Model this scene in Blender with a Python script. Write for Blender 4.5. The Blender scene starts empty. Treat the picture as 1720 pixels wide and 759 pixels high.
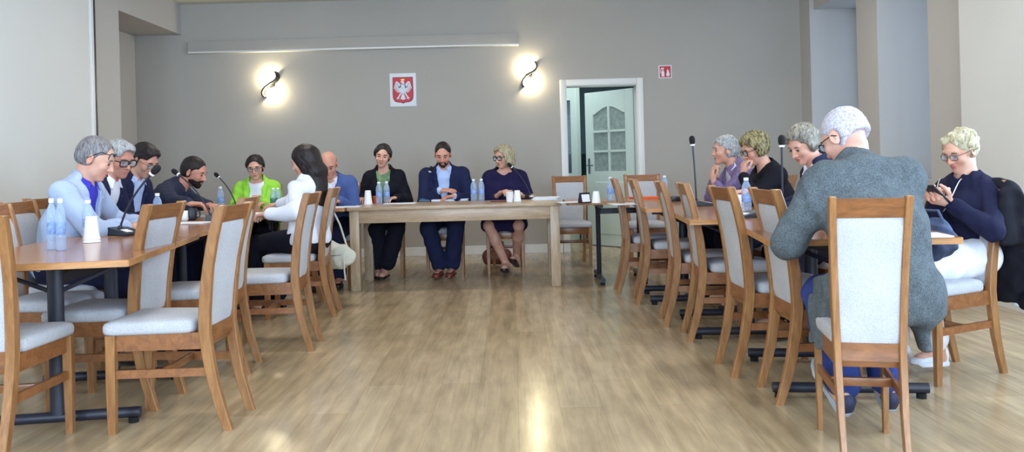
import bpy, bmesh, math, random
import numpy as np
from mathutils import Vector, Matrix, Euler
random.seed(7)
PI = math.pi
C = bpy.context.scene.collection
FAST = 1.0          # voxel scale (1 = full detail)
EXPOSURE = 0.0

# ------------------------------------------------------------------ camera model (used only to read places off the photograph)
F_PX, CAM_H, ROLL, HOR_Y = 1400.0, 1.10, 0.026, 276.0
cr, sr = math.cos(ROLL), math.sin(ROLL)
def ray(x, y):
    u, v = x - 860.0, HOR_Y - y
    return u*cr + v*sr, -u*sr + v*cr
def at_z(x, y, z):                       # point on the horizontal plane z
    a, b = ray(x, y)
    Y = F_PX*(z - CAM_H)/b
    return Vector((a*Y/F_PX, Y, z))
def at_y(x, y, Y):                       # point at depth Y
    a, b = ray(x, y)
    return Vector((a*Y/F_PX, Y, CAM_H + b*Y/F_PX))

# ------------------------------------------------------------------ tagging
def link(o, parent=None):
    C.objects.link(o)
    if parent is not None: o.parent = parent
    return o
def tag(o, label=None, cat=None, group=None, kind=None):
    if label: o['label'] = label
    if cat: o['category'] = cat
    if group: o['group'] = group
    if kind: o['kind'] = kind
    return o
def thing(name, label, cat, loc=(0,0,0), rz=0.0, group=None):
    o = bpy.data.objects.new(name, None); o.empty_display_size = .1
    link(o); o.location = loc; o.rotation_euler = (0,0,rz)
    return tag(o, label, cat, group)
def copy_tree(o, parent=None):
    c = o.copy(); C.objects.link(c)
    if parent is not None: c.parent = parent
    for ch in list(o.children): copy_tree(ch, c)
    return c

# ------------------------------------------------------------------ mesh builder
class MB:
    def __init__(self): self.bm = bmesh.new(); self.mi = 0
    def _tag(self, faces):
        for f in faces: f.material_index = self.mi
    def box(self, x0, x1, y0, y1, z0, z1, bevel=0.0, seg=2, M=None):
        vs = [self.bm.verts.new((x,y,z)) for z in (z0,z1) for y in (y0,y1) for x in (x0,x1)]
        q = [(0,2,3,1),(4,5,7,6),(0,1,5,4),(2,6,7,3),(0,4,6,2),(1,3,7,5)]
        fs = [self.bm.faces.new([vs[i] for i in f]) for f in q]
        self._tag(fs)
        if bevel:
            es = list({e for f in fs for e in f.edges})
            r = bmesh.ops.bevel(self.bm, geom=es, offset=bevel, segments=seg, profile=.5, affect='EDGES')
            self._tag(r['faces'])
            vs = list({v for f in r['faces'] for v in f.verts} | {v for v in vs if v.is_valid})
        if M is not None:
            for v in vs: v.co = M @ v.co
        return vs
    def loft(self, rings, cap=True, closed=True):
        rr = [[self.bm.verts.new(p) for p in ring] for ring in rings]
        n = len(rr[0]); fs = []
        for a, b in zip(rr, rr[1:]):
            for i in range(n if closed else n-1):
                j = (i+1) % n
                fs.append(self.bm.faces.new((a[i], a[j], b[j], b[i])))
        if cap and closed:
            fs.append(self.bm.faces.new(list(reversed(rr[0])))); fs.append(self.bm.faces.new(rr[-1]))
        self._tag(fs)
        return rr
    def post(self, secs, ch=.004):           # vertical member: list of (x, y, z, hx, hy), chamfered corners
        rings = []
        for x,y,z,hx,hy in secs:
            c = min(ch, hx*.5, hy*.5)
            rings.append([(x-hx+c,y-hy,z),(x+hx-c,y-hy,z),(x+hx,y-hy+c,z),(x+hx,y+hy-c,z),
                          (x+hx-c,y+hy,z),(x-hx+c,y+hy,z),(x-hx,y+hy-c,z),(x-hx,y-hy+c,z)])
        self.loft(rings)
    def tube(self, pts, r, n=10, rend=None):
        pts = [Vector(p) for p in pts]; rings = []
        m = len(pts); up = None
        for i, p in enumerate(pts):
            t = (pts[min(i+1,m-1)] - pts[max(i-1,0)]).normalized()
            if up is None:
                up = Vector((0,0,1)) if abs(t.z) < .9 else Vector((0,1,0))
            s = t.cross(up).normalized(); up = s.cross(t).normalized()
            ri = r[i] if isinstance(r,(list,tuple)) else r
            rings.append([p + (s*math.cos(k*2*PI/n) + up*math.sin(k*2*PI/n))*ri for k in range(n)])
        self.loft(rings)
    def lathe(self, prof, n=24, c=(0,0,0), M=None):
        rings = []
        for r, z in prof:
            ring = [Vector((c[0]+max(r,1e-4)*math.cos(k*2*PI/n), c[1]+max(r,1e-4)*math.sin(k*2*PI/n), c[2]+z)) for k in range(n)]
            if M is not None: ring = [M @ p for p in ring]
            rings.append(ring)
        self.loft(rings)
    def prism(self, poly, y0, y1, M=None):   # polygon in x,z extruded along y
        a = [Vector((x,y0,z)) for x,z in poly]; b = [Vector((x,y1,z)) for x,z in poly]
        if M is not None: a = [M@p for p in a]; b = [M@p for p in b]
        self.loft([a,b])
    def slab(self, poly, z0, z1, ch=.0):     # polygon in x,y extruded along z with optional chamfer
        cx = sum(p[0] for p in poly)/len(poly); cy = sum(p[1] for p in poly)/len(poly)
        def ring(z, d):
            out = []
            for x,y in poly:
                v = Vector((x-cx,y-cy)); L = v.length
                v *= max(0,(L-d))/L; out.append((cx+v.x, cy+v.y, z))
            return out
        if ch: self.loft([ring(z0,ch),ring(z0+ch,0),ring(z1-ch,0),ring(z1,ch)])
        else: self.loft([ring(z0,0),ring(z1,0)])
    def sphere(self, c, r, n=12, sc=(1,1,1), M=None):
        prof = [(r*math.sin(PI*k/n), -r*math.cos(PI*k/n)) for k in range(n+1)]
        rings = []
        for rad, z in prof:
            ring = [Vector((c[0]+max(rad,1e-4)*sc[0]*math.cos(k*2*PI/(n+4)), c[1]+max(rad,1e-4)*sc[1]*math.sin(k*2*PI/(n+4)), c[2]+z*sc[2])) for k in range(n+4)]
            if M is not None: ring = [M@p for p in ring]
            rings.append(ring)
        self.loft(rings)
    def build(self, name, mats, parent=None, smooth=True, angle=35):
        me = bpy.data.meshes.new(name)
        bmesh.ops.recalc_face_normals(self.bm, faces=self.bm.faces)
        self.bm.to_mesh(me); self.bm.free()
        for m in (mats if isinstance(mats,(list,tuple)) else [mats]): me.materials.append(m)
        if smooth:
            me.polygons.foreach_set('use_smooth', [True]*len(me.polygons))
            me.set_sharp_from_angle(angle=math.radians(angle))
        o = bpy.data.objects.new(name, me)
        return link(o, parent)

# ------------------------------------------------------------------ materials
def srgb(r, g, b):
    f = lambda c: (c/255/12.92) if c/255 <= .04045 else ((c/255+.055)/1.055)**2.4
    return (f(r), f(g), f(b), 1)
class NT:
    def __init__(self, name):
        self.m = bpy.data.materials.new(name); self.m.use_nodes = True
        self.n = self.m.node_tree.nodes; self.l = self.m.node_tree.links
        self.p = self.n['Principled BSDF']
    def add(self, t, **kw):
        nd = self.n.new(t)
        for k, v in kw.items():
            if k.startswith('_'): setattr(nd, k[1:], v)
            else: nd.inputs[k.replace('__',' ')].default_value = v
        return nd
    def con(self, a, ao, b, bi): self.l.new(a.outputs[ao], b.inputs[bi])
def plain(name, col, rough=.6, metal=0., spec=.5, bump=0., bscale=60., var=0., vscale=4., obj=True, alpha=None, emit=None, estr=0, sheen=0):
    t = NT(name); t.p.inputs['Base Color'].default_value = col
    t.p.inputs['Roughness'].default_value = rough; t.p.inputs['Metallic'].default_value = metal
    t.p.inputs['Specular IOR Level'].default_value = spec
    if sheen: t.p.inputs['Sheen Weight'].default_value = sheen
    co = t.add('ShaderNodeTexCoord')
    if bump:
        no = t.add('ShaderNodeTexNoise', Scale=bscale, Detail=4.)
        t.con(co,'Object',no,'Vector')
        b = t.add('ShaderNodeBump', Strength=bump, Distance=.01)
        t.con(no,'Fac',b,'Height'); t.con(b,'Normal',t.p,'Normal')
    if var:
        no = t.add('ShaderNodeTexNoise', Scale=vscale, Detail=5.)
        t.con(co,'Object',no,'Vector')
        mx = t.add('ShaderNodeMix', _data_type='RGBA', _blend_type='MULTIPLY'); mx.inputs['Factor'].default_value = 1
        rp = t.add('ShaderNodeMapRange'); rp.inputs['From Min'].default_value=.3; rp.inputs['From Max'].default_value=.7
        rp.inputs['To Min'].default_value = 1-var; rp.inputs['To Max'].default_value = 1+var*.5
        t.con(no,'Fac',rp,'Value')
        mx.inputs[6].default_value = col; t.con(rp,'Result',mx,7)
        t.l.new(mx.outputs[2], t.p.inputs['Base Color'])
    if emit: 
        t.p.inputs['Emission Color'].default_value = emit; t.p.inputs['Emission Strength'].default_value = estr
    return t.m
def wood(name, c1, c2, rough=.35, scale=(14,14,1.2), bump=.06, spec=.5, axis=None):
    t = NT(name); co = t.add('ShaderNodeTexCoord'); mp = t.add('ShaderNodeMapping'); mp.inputs['Scale'].default_value = scale
    t.con(co,'Object',mp,'Vector')
    n1 = t.add('ShaderNodeTexNoise', Scale=3., Detail=8., Roughness=.6, Distortion=.8); t.con(mp,'Vector',n1,'Vector')
    n2 = t.add('ShaderNodeTexNoise', Scale=14., Detail=4.); t.con(mp,'Vector',n2,'Vector')
    ad = t.add('ShaderNodeMath', _operation='MULTIPLY_ADD'); ad.inputs[1].default_value=.35
    t.con(n2,'Fac',ad,0); t.con(n1,'Fac',ad,2)
    cr_ = t.add('ShaderNodeValToRGB'); cr_.color_ramp.elements[0].position=.42; cr_.color_ramp.elements[1].position=.85
    cr_.color_ramp.elements[0].color=c2; cr_.color_ramp.elements[1].color=c1
    t.con(ad,0,cr_,'Fac'); t.con(cr_,'Color',t.p,'Base Color')
    t.p.inputs['Roughness'].default_value=rough; t.p.inputs['Specular IOR Level'].default_value=spec
    b = t.add('ShaderNodeBump', Strength=bump, Distance=.01); t.con(ad,0,b,'Height'); t.con(b,'Normal',t.p,'Normal')
    return t.m
def fabric(name, col, var=.12, scale=250., rough=.9, bump=.25, fleck=None, vscale=5.):
    t = NT(name); co = t.add('ShaderNodeTexCoord')
    no = t.add('ShaderNodeTexNoise', Scale=scale, Detail=2.); t.con(co,'Object',no,'Vector')
    n2 = t.add('ShaderNodeTexNoise', Scale=vscale, Detail=4.); t.con(co,'Object',n2,'Vector')
    rp = t.add('ShaderNodeValToRGB'); e = rp.color_ramp.elements
    d = lambda k: tuple(min(1,c*k) for c in col[:3])+(1,)
    e[0].position=.3; e[1].position=.7; e[0].color = d(1-var*1.5); e[1].color = fleck or d(1+var)
    t.con(no,'Fac',rp,'Fac')
    mx = t.add('ShaderNodeMix', _data_type='RGBA', _blend_type='MULTIPLY'); mx.inputs['Factor'].default_value=1
    r2 = t.add('ShaderNodeMapRange'); r2.inputs['From Min'].default_value=.3; r2.inputs['From Max'].default_value=.7
    r2.inputs['To Min'].default_value=1-var; r2.inputs['To Max'].default_value=1+var*.4
    t.con(n2,'Fac',r2,'Value'); t.con(rp,'Color',mx,6); t.con(r2,'Result',mx,7)
    t.l.new(mx.outputs[2], t.p.inputs['Base Color'])
    t.p.inputs['Roughness'].default_value=rough; t.p.inputs['Specular IOR Level'].default_value=.2
    b = t.add('ShaderNodeBump', Strength=bump, Distance=.004); t.con(no,'Fac',b,'Height'); t.con(b,'Normal',t.p,'Normal')
    return t.m
def hairmat(name, c1, c2, scale=(60,60,9), rough=.5):
    t = NT(name); co = t.add('ShaderNodeTexCoord'); mp = t.add('ShaderNodeMapping'); mp.inputs['Scale'].default_value=scale
    t.con(co,'Object',mp,'Vector')
    no = t.add('ShaderNodeTexNoise', Scale=1.6, Detail=6., Distortion=1.2); t.con(mp,'Vector',no,'Vector')
    rp = t.add('ShaderNodeValToRGB'); e=rp.color_ramp.elements; e[0].position=.36; e[1].position=.64; e[0].color=c2; e[1].color=c1
    t.con(no,'Fac',rp,'Fac'); t.con(rp,'Color',t.p,'Base Color')
    t.p.inputs['Roughness'].default_value=rough; t.p.inputs['Specular IOR Level'].default_value=.3
    b = t.add('ShaderNodeBump', Strength=.4, Distance=.005); t.con(no,'Fac',b,'Height'); t.con(b,'Normal',t.p,'Normal')
    return t.m
def skinmat(name, col):
    t = NT(name); co = t.add('ShaderNodeTexCoord')
    no = t.add('ShaderNodeTexNoise', Scale=14., Detail=4.); t.con(co,'Object',no,'Vector')
    rp = t.add('ShaderNodeValToRGB'); e=rp.color_ramp.elements; e[0].position=.35; e[1].position=.68
    e[0].color=(col[0]*.9,col[1]*.74,col[2]*.72,1); e[1].color=col
    t.con(no,'Fac',rp,'Fac'); t.con(rp,'Color',t.p,'Base Color')
    t.p.inputs['Roughness'].default_value=.5; t.p.inputs['Specular IOR Level'].default_value=.35
    t.p.inputs['Subsurface Weight'].default_value=.06; t.p.inputs['Subsurface Radius'].default_value=(.012,.005,.003)
    return t.m
def clear(name, col, mixf=.6, rough=.08):     # clear plastic / glass, cheap to sample
    t = NT(name); tr = t.add('ShaderNodeBsdfTransparent'); tr.inputs['Color'].default_value = (.93,.97,1,1)
    t.p.inputs['Base Color'].default_value=col; t.p.inputs['Roughness'].default_value=rough
    fr = t.add('ShaderNodeLayerWeight', Blend=.35)
    ml = t.add('ShaderNodeMath', _operation='MULTIPLY_ADD'); ml.inputs[1].default_value=.55; ml.inputs[2].default_value=1-mixf
    ml.use_clamp = True
    t.con(fr,'Facing',ml,0)
    mx = t.add('ShaderNodeMixShader'); t.con(ml,0,mx,'Fac')
    t.l.new(tr.outputs[0], mx.inputs[1]); t.l.new(t.p.outputs[0], mx.inputs[2])
    t.l.new(mx.outputs[0], t.n['Material Output'].inputs['Surface'])
    return t.m
# ================================================================== MATERIAL SET
M = {}
M['wall_back'] = plain('greige wall paint', srgb(177,172,166), .85, spec=.2, bump=.03, bscale=120, var=.04, vscale=1.2)
M['wall_pale'] = plain('pale grey wall paint', srgb(222,221,218), .85, spec=.2, bump=.03, bscale=120, var=.03, vscale=1.2)
M['wall_side'] = plain('warm grey wall paint', srgb(192,188,185), .85, spec=.2, bump=.03, bscale=120, var=.03, vscale=1.2)
M['reveal'] = plain('blue grey reveal paint', srgb(168,190,208), .8, spec=.2, bump=.03, bscale=120)  # blue of the daylight put into the colour; no object uses it
M['ceiling'] = plain('ceiling paint', srgb(226,222,210), .9, spec=.2)
M['white'] = plain('white gloss paint', srgb(226,226,224), .4)
M['door'] = plain('pale door paint', srgb(206,220,212), .45)
M['hall'] = plain('teal hall paint', srgb(104,132,144), .85)
M['wood'] = wood('oak chair wood', srgb(164,118,74), srgb(122,80,46), .33, scale=(9,9,1.5))
M['wood_x'] = wood('oak chair rail wood', srgb(150,98,58), srgb(108,66,38), .33, scale=(1.5,9,9))
M['top'] = wood('beech table top', srgb(180,130,90), srgb(148,98,62), .16, scale=(1.2,12,12), bump=.02)
M['edge'] = wood('table edge band', srgb(196,142,88), srgb(160,108,62), .4, scale=(1.5,12,12))
M['ptable'] = wood('pale oak table wood', srgb(184,160,134), srgb(150,126,102), .35, scale=(1.5,12,12), bump=.04)
M['ptable_z'] = wood('pale oak leg wood', srgb(188,166,140), srgb(154,132,106), .35, scale=(12,12,1.5), bump=.04)
M['fab'] = fabric('grey blue upholstery', srgb(186,188,196), .10, scale=180, bump=.3)
M['black'] = plain('black powder coat', srgb(34,36,50), .45)
M['rubber'] = plain('black foam', srgb(16,16,22), .9, bump=.4, bscale=300)
M['blackpl'] = plain('black plastic', srgb(26,28,38), .4)
M['steel'] = plain('brushed steel', srgb(170,172,176), .3, metal=1.)
M['paper'] = plain('white paper', srgb(232,234,242), .7, var=.02)
M['cupw'] = plain('white paper cup', srgb(242,243,248), .5)
M['capblue'] = plain('blue cap', srgb(70,120,225), .4)
M['capwhite'] = plain('white cap', srgb(228,234,245), .4)
M['pet'] = clear('clear bottle plastic', srgb(190,212,245), .70, .08)
M['labelb'] = plain('blue bottle label', srgb(140,172,235), .4, var=.45, vscale=70)
M['labelg'] = plain('green bottle label', srgb(70,130,110), .4, var=.3, vscale=60)
M['orange'] = plain('orange card', srgb(232,98,38), .6)
M['glass'] = clear('window glass', srgb(205,225,235), .93, .05)
M['dglass'] = plain('patterned door glass', srgb(150,165,160), .25, spec=.6, bump=.7, bscale=30, var=.22, vscale=16)
M['red'] = plain('red sign enamel', srgb(196,24,52), .5)
M['crimson'] = plain('crimson shield enamel', srgb(200,28,52), .5)
M['eagle'] = plain('silver eagle', srgb(214,218,228), .45)
M['navyline'] = plain('dark outline', srgb(40,16,40), .6)
M['gold'] = plain('gold', srgb(214,170,80), .4, metal=.6)
M['teal'] = plain('teal mic base', srgb(52,92,104), .45)
M['lampblack'] = plain('black lamp metal', srgb(20,18,18), .5)

def floor_mat():
    t = NT('oak laminate planks'); co = t.add('ShaderNodeTexCoord')
    mp = t.add('ShaderNodeMapping'); mp.inputs['Rotation'].default_value=(0,0,PI/2); t.con(co,'Object',mp,'Vector')
    br = t.add('ShaderNodeTexBrick'); br.offset=.37; br.squash=1
    br.inputs['Scale'].default_value=1; br.inputs['Brick Width'].default_value=1.25; br.inputs['Row Height'].default_value=.19
    br.inputs['Mortar Size'].default_value=.0014; br.inputs['Mortar Smooth'].default_value=.3; br.inputs['Bias'].default_value=0
    br.inputs['Color1'].default_value=srgb(190,170,140); br.inputs['Color2'].default_value=srgb(176,155,124); br.inputs['Mortar'].default_value=srgb(164,144,116)
    t.con(mp,'Vector',br,'Vector')
    m2 = t.add('ShaderNodeMapping'); m2.inputs['Scale'].default_value=(9,.55,1); t.con(co,'Object',m2,'Vector')
    no = t.add('ShaderNodeTexNoise', Scale=2.2, Detail=8., Roughness=.62, Distortion=.7); t.con(m2,'Vector',no,'Vector')
    rp = t.add('ShaderNodeValToRGB'); e=rp.color_ramp.elements; e[0].position=.34; e[0].color=(.82,.79,.75,1); e[1].position=.6; e[1].color=(1.06,1.05,1.03,1)
    t.con(no,'Fac',rp,'Fac')
    m3 = t.add('ShaderNodeMapping'); m3.inputs['Scale'].default_value=(7,1.6,1); t.con(co,'Object',m3,'Vector')
    n3 = t.add('ShaderNodeTexNoise', Scale=1.9, Detail=3.); t.con(m3,'Vector',n3,'Vector')
    r3 = t.add('ShaderNodeMapRange'); r3.inputs['From Min'].default_value=.3; r3.inputs['From Max'].default_value=.7; r3.inputs['To Min'].default_value=.78; r3.inputs['To Max'].default_value=1.08
    t.con(n3,'Fac',r3,'Value')
    mx = t.add('ShaderNodeMix', _data_type='RGBA', _blend_type='MULTIPLY'); mx.inputs['Factor'].default_value=1
    t.con(br,'Color',mx,6); t.con(rp,'Color',mx,7)
    my = t.add('ShaderNodeMix', _data_type='RGBA', _blend_type='MULTIPLY'); my.inputs['Factor'].default_value=1
    t.l.new(mx.outputs[2], my.inputs[6]); t.con(r3,'Result',my,7)
    t.l.new(my.outputs[2], t.p.inputs['Base Color'])
    t.p.inputs['Roughness'].default_value=.2; t.p.inputs['Specular IOR Level'].default_value=.55
    b = t.add('ShaderNodeBump', Strength=.12, Distance=.004); t.con(br,'Fac',b,'Height'); b.invert=True
    t.con(b,'Normal',t.p,'Normal')
    return t.m
M['floor'] = floor_mat()

# ================================================================== THE ROOM
YB, H, YF = 10.27, 3.17, -2.6          # back wall, ceiling height, wall behind the camera
XR, XL = 3.59, -4.61
def struct(name, mb, mat, parent=None, smooth=False):
    o = mb.build(name, mat, parent, smooth=smooth)
    if parent is None: o['kind'] = 'structure'
    return o
def sbox(name, mat, *b, parent=None, bevel=0):
    m = MB(); m.box(*b, bevel=bevel); return struct(name, m, mat, parent)

sbox('floor', M['floor'], -5.2, 5.0, YF-.2, 14.2, -.1, 0)
sbox('ceiling', M['ceiling'], -5.2, 5.0, YF-.2, YB+.2, H, H+.15)
DX0, DX1, DZ = .675, 1.572, 2.06        # door opening
m = MB()
m.box(-5.2, DX0, YB, YB+.2, 0, H); m.box(DX1, 5.0, YB, YB+.2, 0, H); m.box(DX0, DX1, YB, YB+.2, DZ, H)
struct('wall_back', m, M['wall_back'])
# left side: recessed far wall, pilaster carrying the beam, nearer panelled wall
sbox('wall_left', M['wall_side'], XL-.2, XL, 8.5, YB, 0, H)
sbox('wall_left_pilaster', M['wall_side'], -4.9, -4.0, 7.9, 8.56, 0, H)
sbox('wall_left_near', M['wall_pale'], -4.9, -3.95, YF, 7.9, 0, H)
m = MB(); m.box(XL, -4.03, 8.56, YB, 2.80, H); struct('ceiling_beam', m, M['wall_side'])
m = MB(); m.box(-3.955, -3.93, 7.86, 7.90, 0, H); m.mi = 1; m.box(-3.955,-3.925,7.90,7.925,0,H)
struct('trim_1', m, [M['white'], M['black']])
# right side: windows in deep niches between wall piers (only their far reveals can be seen from the seats)
XO = 4.25
niches = [(8.60, 9.93), (7.14, 8.12), (3.0, 5.3), (-.2, 2.1)]  # last two are out of view, their windows added to light the foreground
solid = [(9.93, YB+.0), (8.12, 8.60), (5.3, 7.14), (2.1, 3.0), (YF, -.2)]
m = MB()
for a, b in solid: m.box(XR, XO, a, b, 0, H)
struct('wall_right', m, M['wall_side'])
sbox('wall_right_pilaster', M['wall_pale'], 3.47, XR+.4, 5.985-.62, 6.42, 0, H)
m = MB()
for a, b in niches:
    m.box(XR+.28, XO, a, b, 0, .85); m.box(XR+.05, XO, a, b, 2.85, H)
struct('wall_right_parapet', m, M['wall_side'])
def window(n, x0, x1, y0, y1, z0, z1, axis, nv=1):
    e = bpy.data.objects.new('window_%d' % n, None); link(e); e['kind'] = 'structure'
    f = MB(); t = .06
    a0, a1 = (y0, y1) if axis == 'x' else (x0, x1)
    def bx(u0, u1, w0, w1, d=0):
        if axis == 'x': f.box(x0-d, x1+d, u0, u1, w0, w1)
        else: f.box(u0, u1, y0-d, y1+d, w0, w1)
    bx(a0, a0+t, z0, z1); bx(a1-t, a1, z0, z1); bx(a0+t, a1-t, z0, z0+t); bx(a0+t, a1-t, z1-t, z1)
    for k in range(1, nv+1):
        c = a0 + (a1-a0)*k/(nv+1); bx(c-.04, c+.04, z0+t, z1-t, .004)
    f.build('window_frame', M['white'], e, smooth=False)
    g = MB()
    if axis == 'x': g.box((x0+x1)/2-.004, (x0+x1)/2+.004, y0+t, y1-t, z0+t, z1-t)
    else: g.box(x0+t, x1-t, (y0+y1)/2-.004, (y0+y1)/2+.004, z0+t, z1-t)
    g.build('window_pane', M['glass'], e, smooth=False)
    return e
for i, (a, b) in enumerate(niches): window(i+1, XO-.08, XO-.02, a, b, .85, 2.85, 'x')
# wall behind the camera; its three unseen windows are added for soft daylight
fw = [(-3.3, -1.5), (-.9, .9), (1.5, 3.3)]
m = MB(); xs = [-5.2] + [v for w in fw for v in w] + [5.0]
for k in range(0, len(xs), 2): m.box(xs[k], xs[k+1], YF-.2, YF, 0, H)
for a, b in fw: m.box(a, b, YF-.2, YF, 0, .8); m.box(a, b, YF-.2, YF, 2.8, H)
struct('wall_front', m, M['wall_pale'])
for i, (a, b) in enumerate(fw): window(i+5, a, b, YF-.14, YF-.08, .8, 2.8, 'y')
# baseboards
m = MB(); m.box(XL, DX0-.07, YB-.015, YB, 0, .11, bevel=.004); m.box(DX1+.07, XR, YB-.015, YB, 0, .11, bevel=.004)
struct('baseboard_back', m, M['white'])
m = MB(); m.box(XL, XL+.015, 8.56, YB-.015, 0, .11); m.box(-4.0,-3.985,7.93,8.56,0,.11); struct('baseboard_left', m, M['white'])
m = MB()
for a, b in solid[:3]: m.box(XR-.015, XR, a, b-.015 if b > 10 else b, 0, .11)
m.box(3.455, 3.47, 5.985-.635, 6.42, 0, .11)
struct('baseboard_right', m, M['white'])
m = MB(); m.box(3.47, XR+.4, 5.985-.635, 5.985-.62, 0, .11); struct('baseboard_right_pilaster', m, M['white'])

# ------------------------------------------------------------------ doorway, leaf and the hall beyond
d1 = bpy.data.objects.new('door_1', None); link(d1); d1['kind'] = 'structure'
m = MB(); w = .065
for y0, y1 in ((YB-.022, YB+.0), (YB+.2, YB+.222)):
    m.box(DX0-w, DX0+.012, y0, y1, 0, DZ+w, bevel=.006); m.box(DX1-.012, DX1+w, y0, y1, 0, DZ+w, bevel=.006); m.box(DX0+.012, DX1-.012, y0, y1, DZ-.012, DZ+w, bevel=.006)
m.box(DX0-.002, DX0+.02, YB, YB+.2, 0, DZ); m.box(DX1-.02, DX1+.002, YB, YB+.2, 0, DZ); m.box(DX0+.02, DX1-.02, YB, YB+.2, DZ-.02, DZ+.002)
m.build('door_frame', M['white'], d1)
leaf = bpy.data.objects.new('door_leaf', None); link(leaf, d1)
LW, LH, LT = .84, 2.02, .04
leaf.location = (DX1-.02, YB+.215, 0); leaf.rotation_euler = (0,0, math.atan2(11.02-(YB+.215), 1.09-(DX1-.02)))
gx0, gx1, gz0, gz1 = .14, LW-.14, .98, 1.72      # glazed opening with a curved head
def arch(x, x0=gx0, x1=gx1):
    t = (x-x0)/(x1-x0)*2-1; return gz1 + .10*math.cos(t*PI/2)**1.3 + .02*0
m = MB()
m.box(0, gx0, -LT/2, LT/2, .01, LH, bevel=.004); m.box(gx1, LW, -LT/2, LT/2, .01, LH, bevel=.004)
m.box(gx0, gx1, -LT/2, LT/2, .01, gz0)
pts = [(gx0+(gx1-gx0)*k/12, arch(gx0+(gx1-gx0)*k/12)) for k in range(13)]
for (xa,za),(xb,zb) in zip(pts, pts[1:]): m.prism([(xa,za),(xb,zb),(xb,LH),(xa,LH)], -LT/2, LT/2)
m.box(gx0+.02, gx1-.02, -LT/2-.008, LT/2+.008, .16, .84, bevel=.006)
m.build('leaf_panel', M['door'], leaf, smooth=False)
m = MB(); xm = (gx0+gx1)/2
m.box(xm-.014, xm+.014, -LT/2-.004, LT/2+.004, gz0, gz1+.10)
for z in (gz0+.26, gz0+.52): m.box(gx0, gx1, -LT/2-.004, LT/2+.004, z-.014, z+.014)
m.build('muntin', M['door'], leaf, smooth=False)
m = MB(); m.prism([(gx0,gz0),(gx1,gz0)]+[(x,z-.001) for x,z in reversed(pts)], -.004, .004)
m.build('door_pane', M['dglass'], leaf, smooth=False)
m = MB()
for s in (-1, 1):
    m.box(LW-.075, LW-.045, s*(LT/2+.003)-.003, s*(LT/2+.003)+.003, .95, 1.15)
    m.tube([(LW-.06, s*LT/2, 1.06),(LW-.06, s*(LT/2+.045), 1.06),(LW-.17, s*(LT/2+.05), 1.06)], .009)
m.build('door_handle', M['steel'], leaf)
m = MB(); m.box(-1.2, -1.0, YB+.2, 14, 0, 2.9); m.box(3.2, 3.4, YB+.2, 14, 0, 2.9); m.box(-1.2, 3.4, 13.8, 14.0, 0, 2.9)
struct('wall_corridor', m, M['hall'])
sbox('ceiling_corridor', M['ceiling'], -1.2, 3.4, YB+.2, 14, 2.9, 3.0)
# pale glazed door standing across the corridor, seen through the left of the doorway
d2 = bpy.data.objects.new('door_2', None); link(d2); d2['kind'] = 'structure'
m = MB()
x0, x1, yy = .45, .945, 12.0
m.box(x0, x0+.08, yy, yy+.04, 0, 2.3); m.box(x1-.085, x1, yy, yy+.04, 0, 2.3); m.box(x0+.08, x1-.085, yy, yy+.04, 0, .95); m.box(x0+.08, x1-.085, yy, yy+.04, 2.0, 2.3); 
m.box(x1, x1+.05, yy-.02, yy+.06, 0, 2.35)
m.build('door_leaf', M['door'], d2, smooth=False)
m = MB(); m.box(x0+.08, x1-.085, yy+.016, yy+.024, .95, 2.0); m.build('door_pane', M['glass'], d2, smooth=False)

# ================================================================== WALL FITTINGS
# long boxed ledge with a pale lower lip
pa, pb = at_y(318, 92, YB-.05), at_y(871, 69, YB-.05)
m = MB(); zz = (pa.z+pb.z)/2
m.box(pa.x, pb.x, YB-.09, YB, zz, zz+.125, bevel=.004)
le = m.build('wall_ledge', M['wall_back']); le['kind'] = 'structure'; le.name = 'trim_3'
m = MB(); m.box(pa.x, pb.x, YB-.10, YB, zz-.022, zz-.001, bevel=.003)
m.build('ledge_lip', M['white'], le)
# S-shaped wall lamps
def sconce(px, py, label, idx):
    c = at_y(px, py, YB-.055)
    t = thing('wall_lamp', label, 'lamp', (c.x, YB, c.z), 0, 'wall lamps')
    k = .157/21.0
    # centre line of the S in metres (x right, z up): from upper right over the middle to lower left
    px_ = [(9.5,20),(12.2,16.5),(12.8,12),(10.5,7.5),(6,4),(1,1.2),(0,.5),(-1,-.5),(-6,-4),(-10,-8.5),(-12,-13),(-11.4,-17.5),(-8.8,-21)]
    pts = [Vector((x*k, 0, z*k)) for x, z in px_]
    a = MB(); th = .009
    n = len(pts); lo=[]; hi=[]
    for i in range(n):
        tt = (pts[min(i+1,n-1)]-pts[max(i-1,0)]).normalized(); nn = Vector((tt.z,0,-tt.x))
        lo.append(pts[i]-nn*th); hi.append(pts[i]+nn*th)
    rings = [[Vector((l.x,-.135,l.z)),Vector((h.x,-.135,h.z)),Vector((h.x,-.004,h.z)),Vector((l.x,-.004,l.z))] for l,h in zip(lo,hi)]
    a.loft(rings); a.build('lamp_shade', M['lampblack'], t)
    a = MB(); a.lathe([(.045,0),(.045,.004),(.03,.006)], M=Matrix.Rotation(PI/2,4,'X')); a.build('wall_plate', M['lampblack'], t)
    for s in (1, -1):
        a = MB(); bc = Vector((s*-1.0*k, -.06, s*11.5*k))
        a.sphere(bc, .032, 12, (1,1,1.15)); a.build('bulb', M['bulb'], t)
    return t
M['bulb'] = plain('lit bulb', (1,.9,.7,1), .5, emit=(1,.87,.55,1), estr=230)
sconce(454.5, 142, 'lit black S-shaped wall lamp under the left part of the long ledge', 0)
sconce(888.5, 125, 'lit black S-shaped wall lamp above and left of the doorway', 1)

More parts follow.
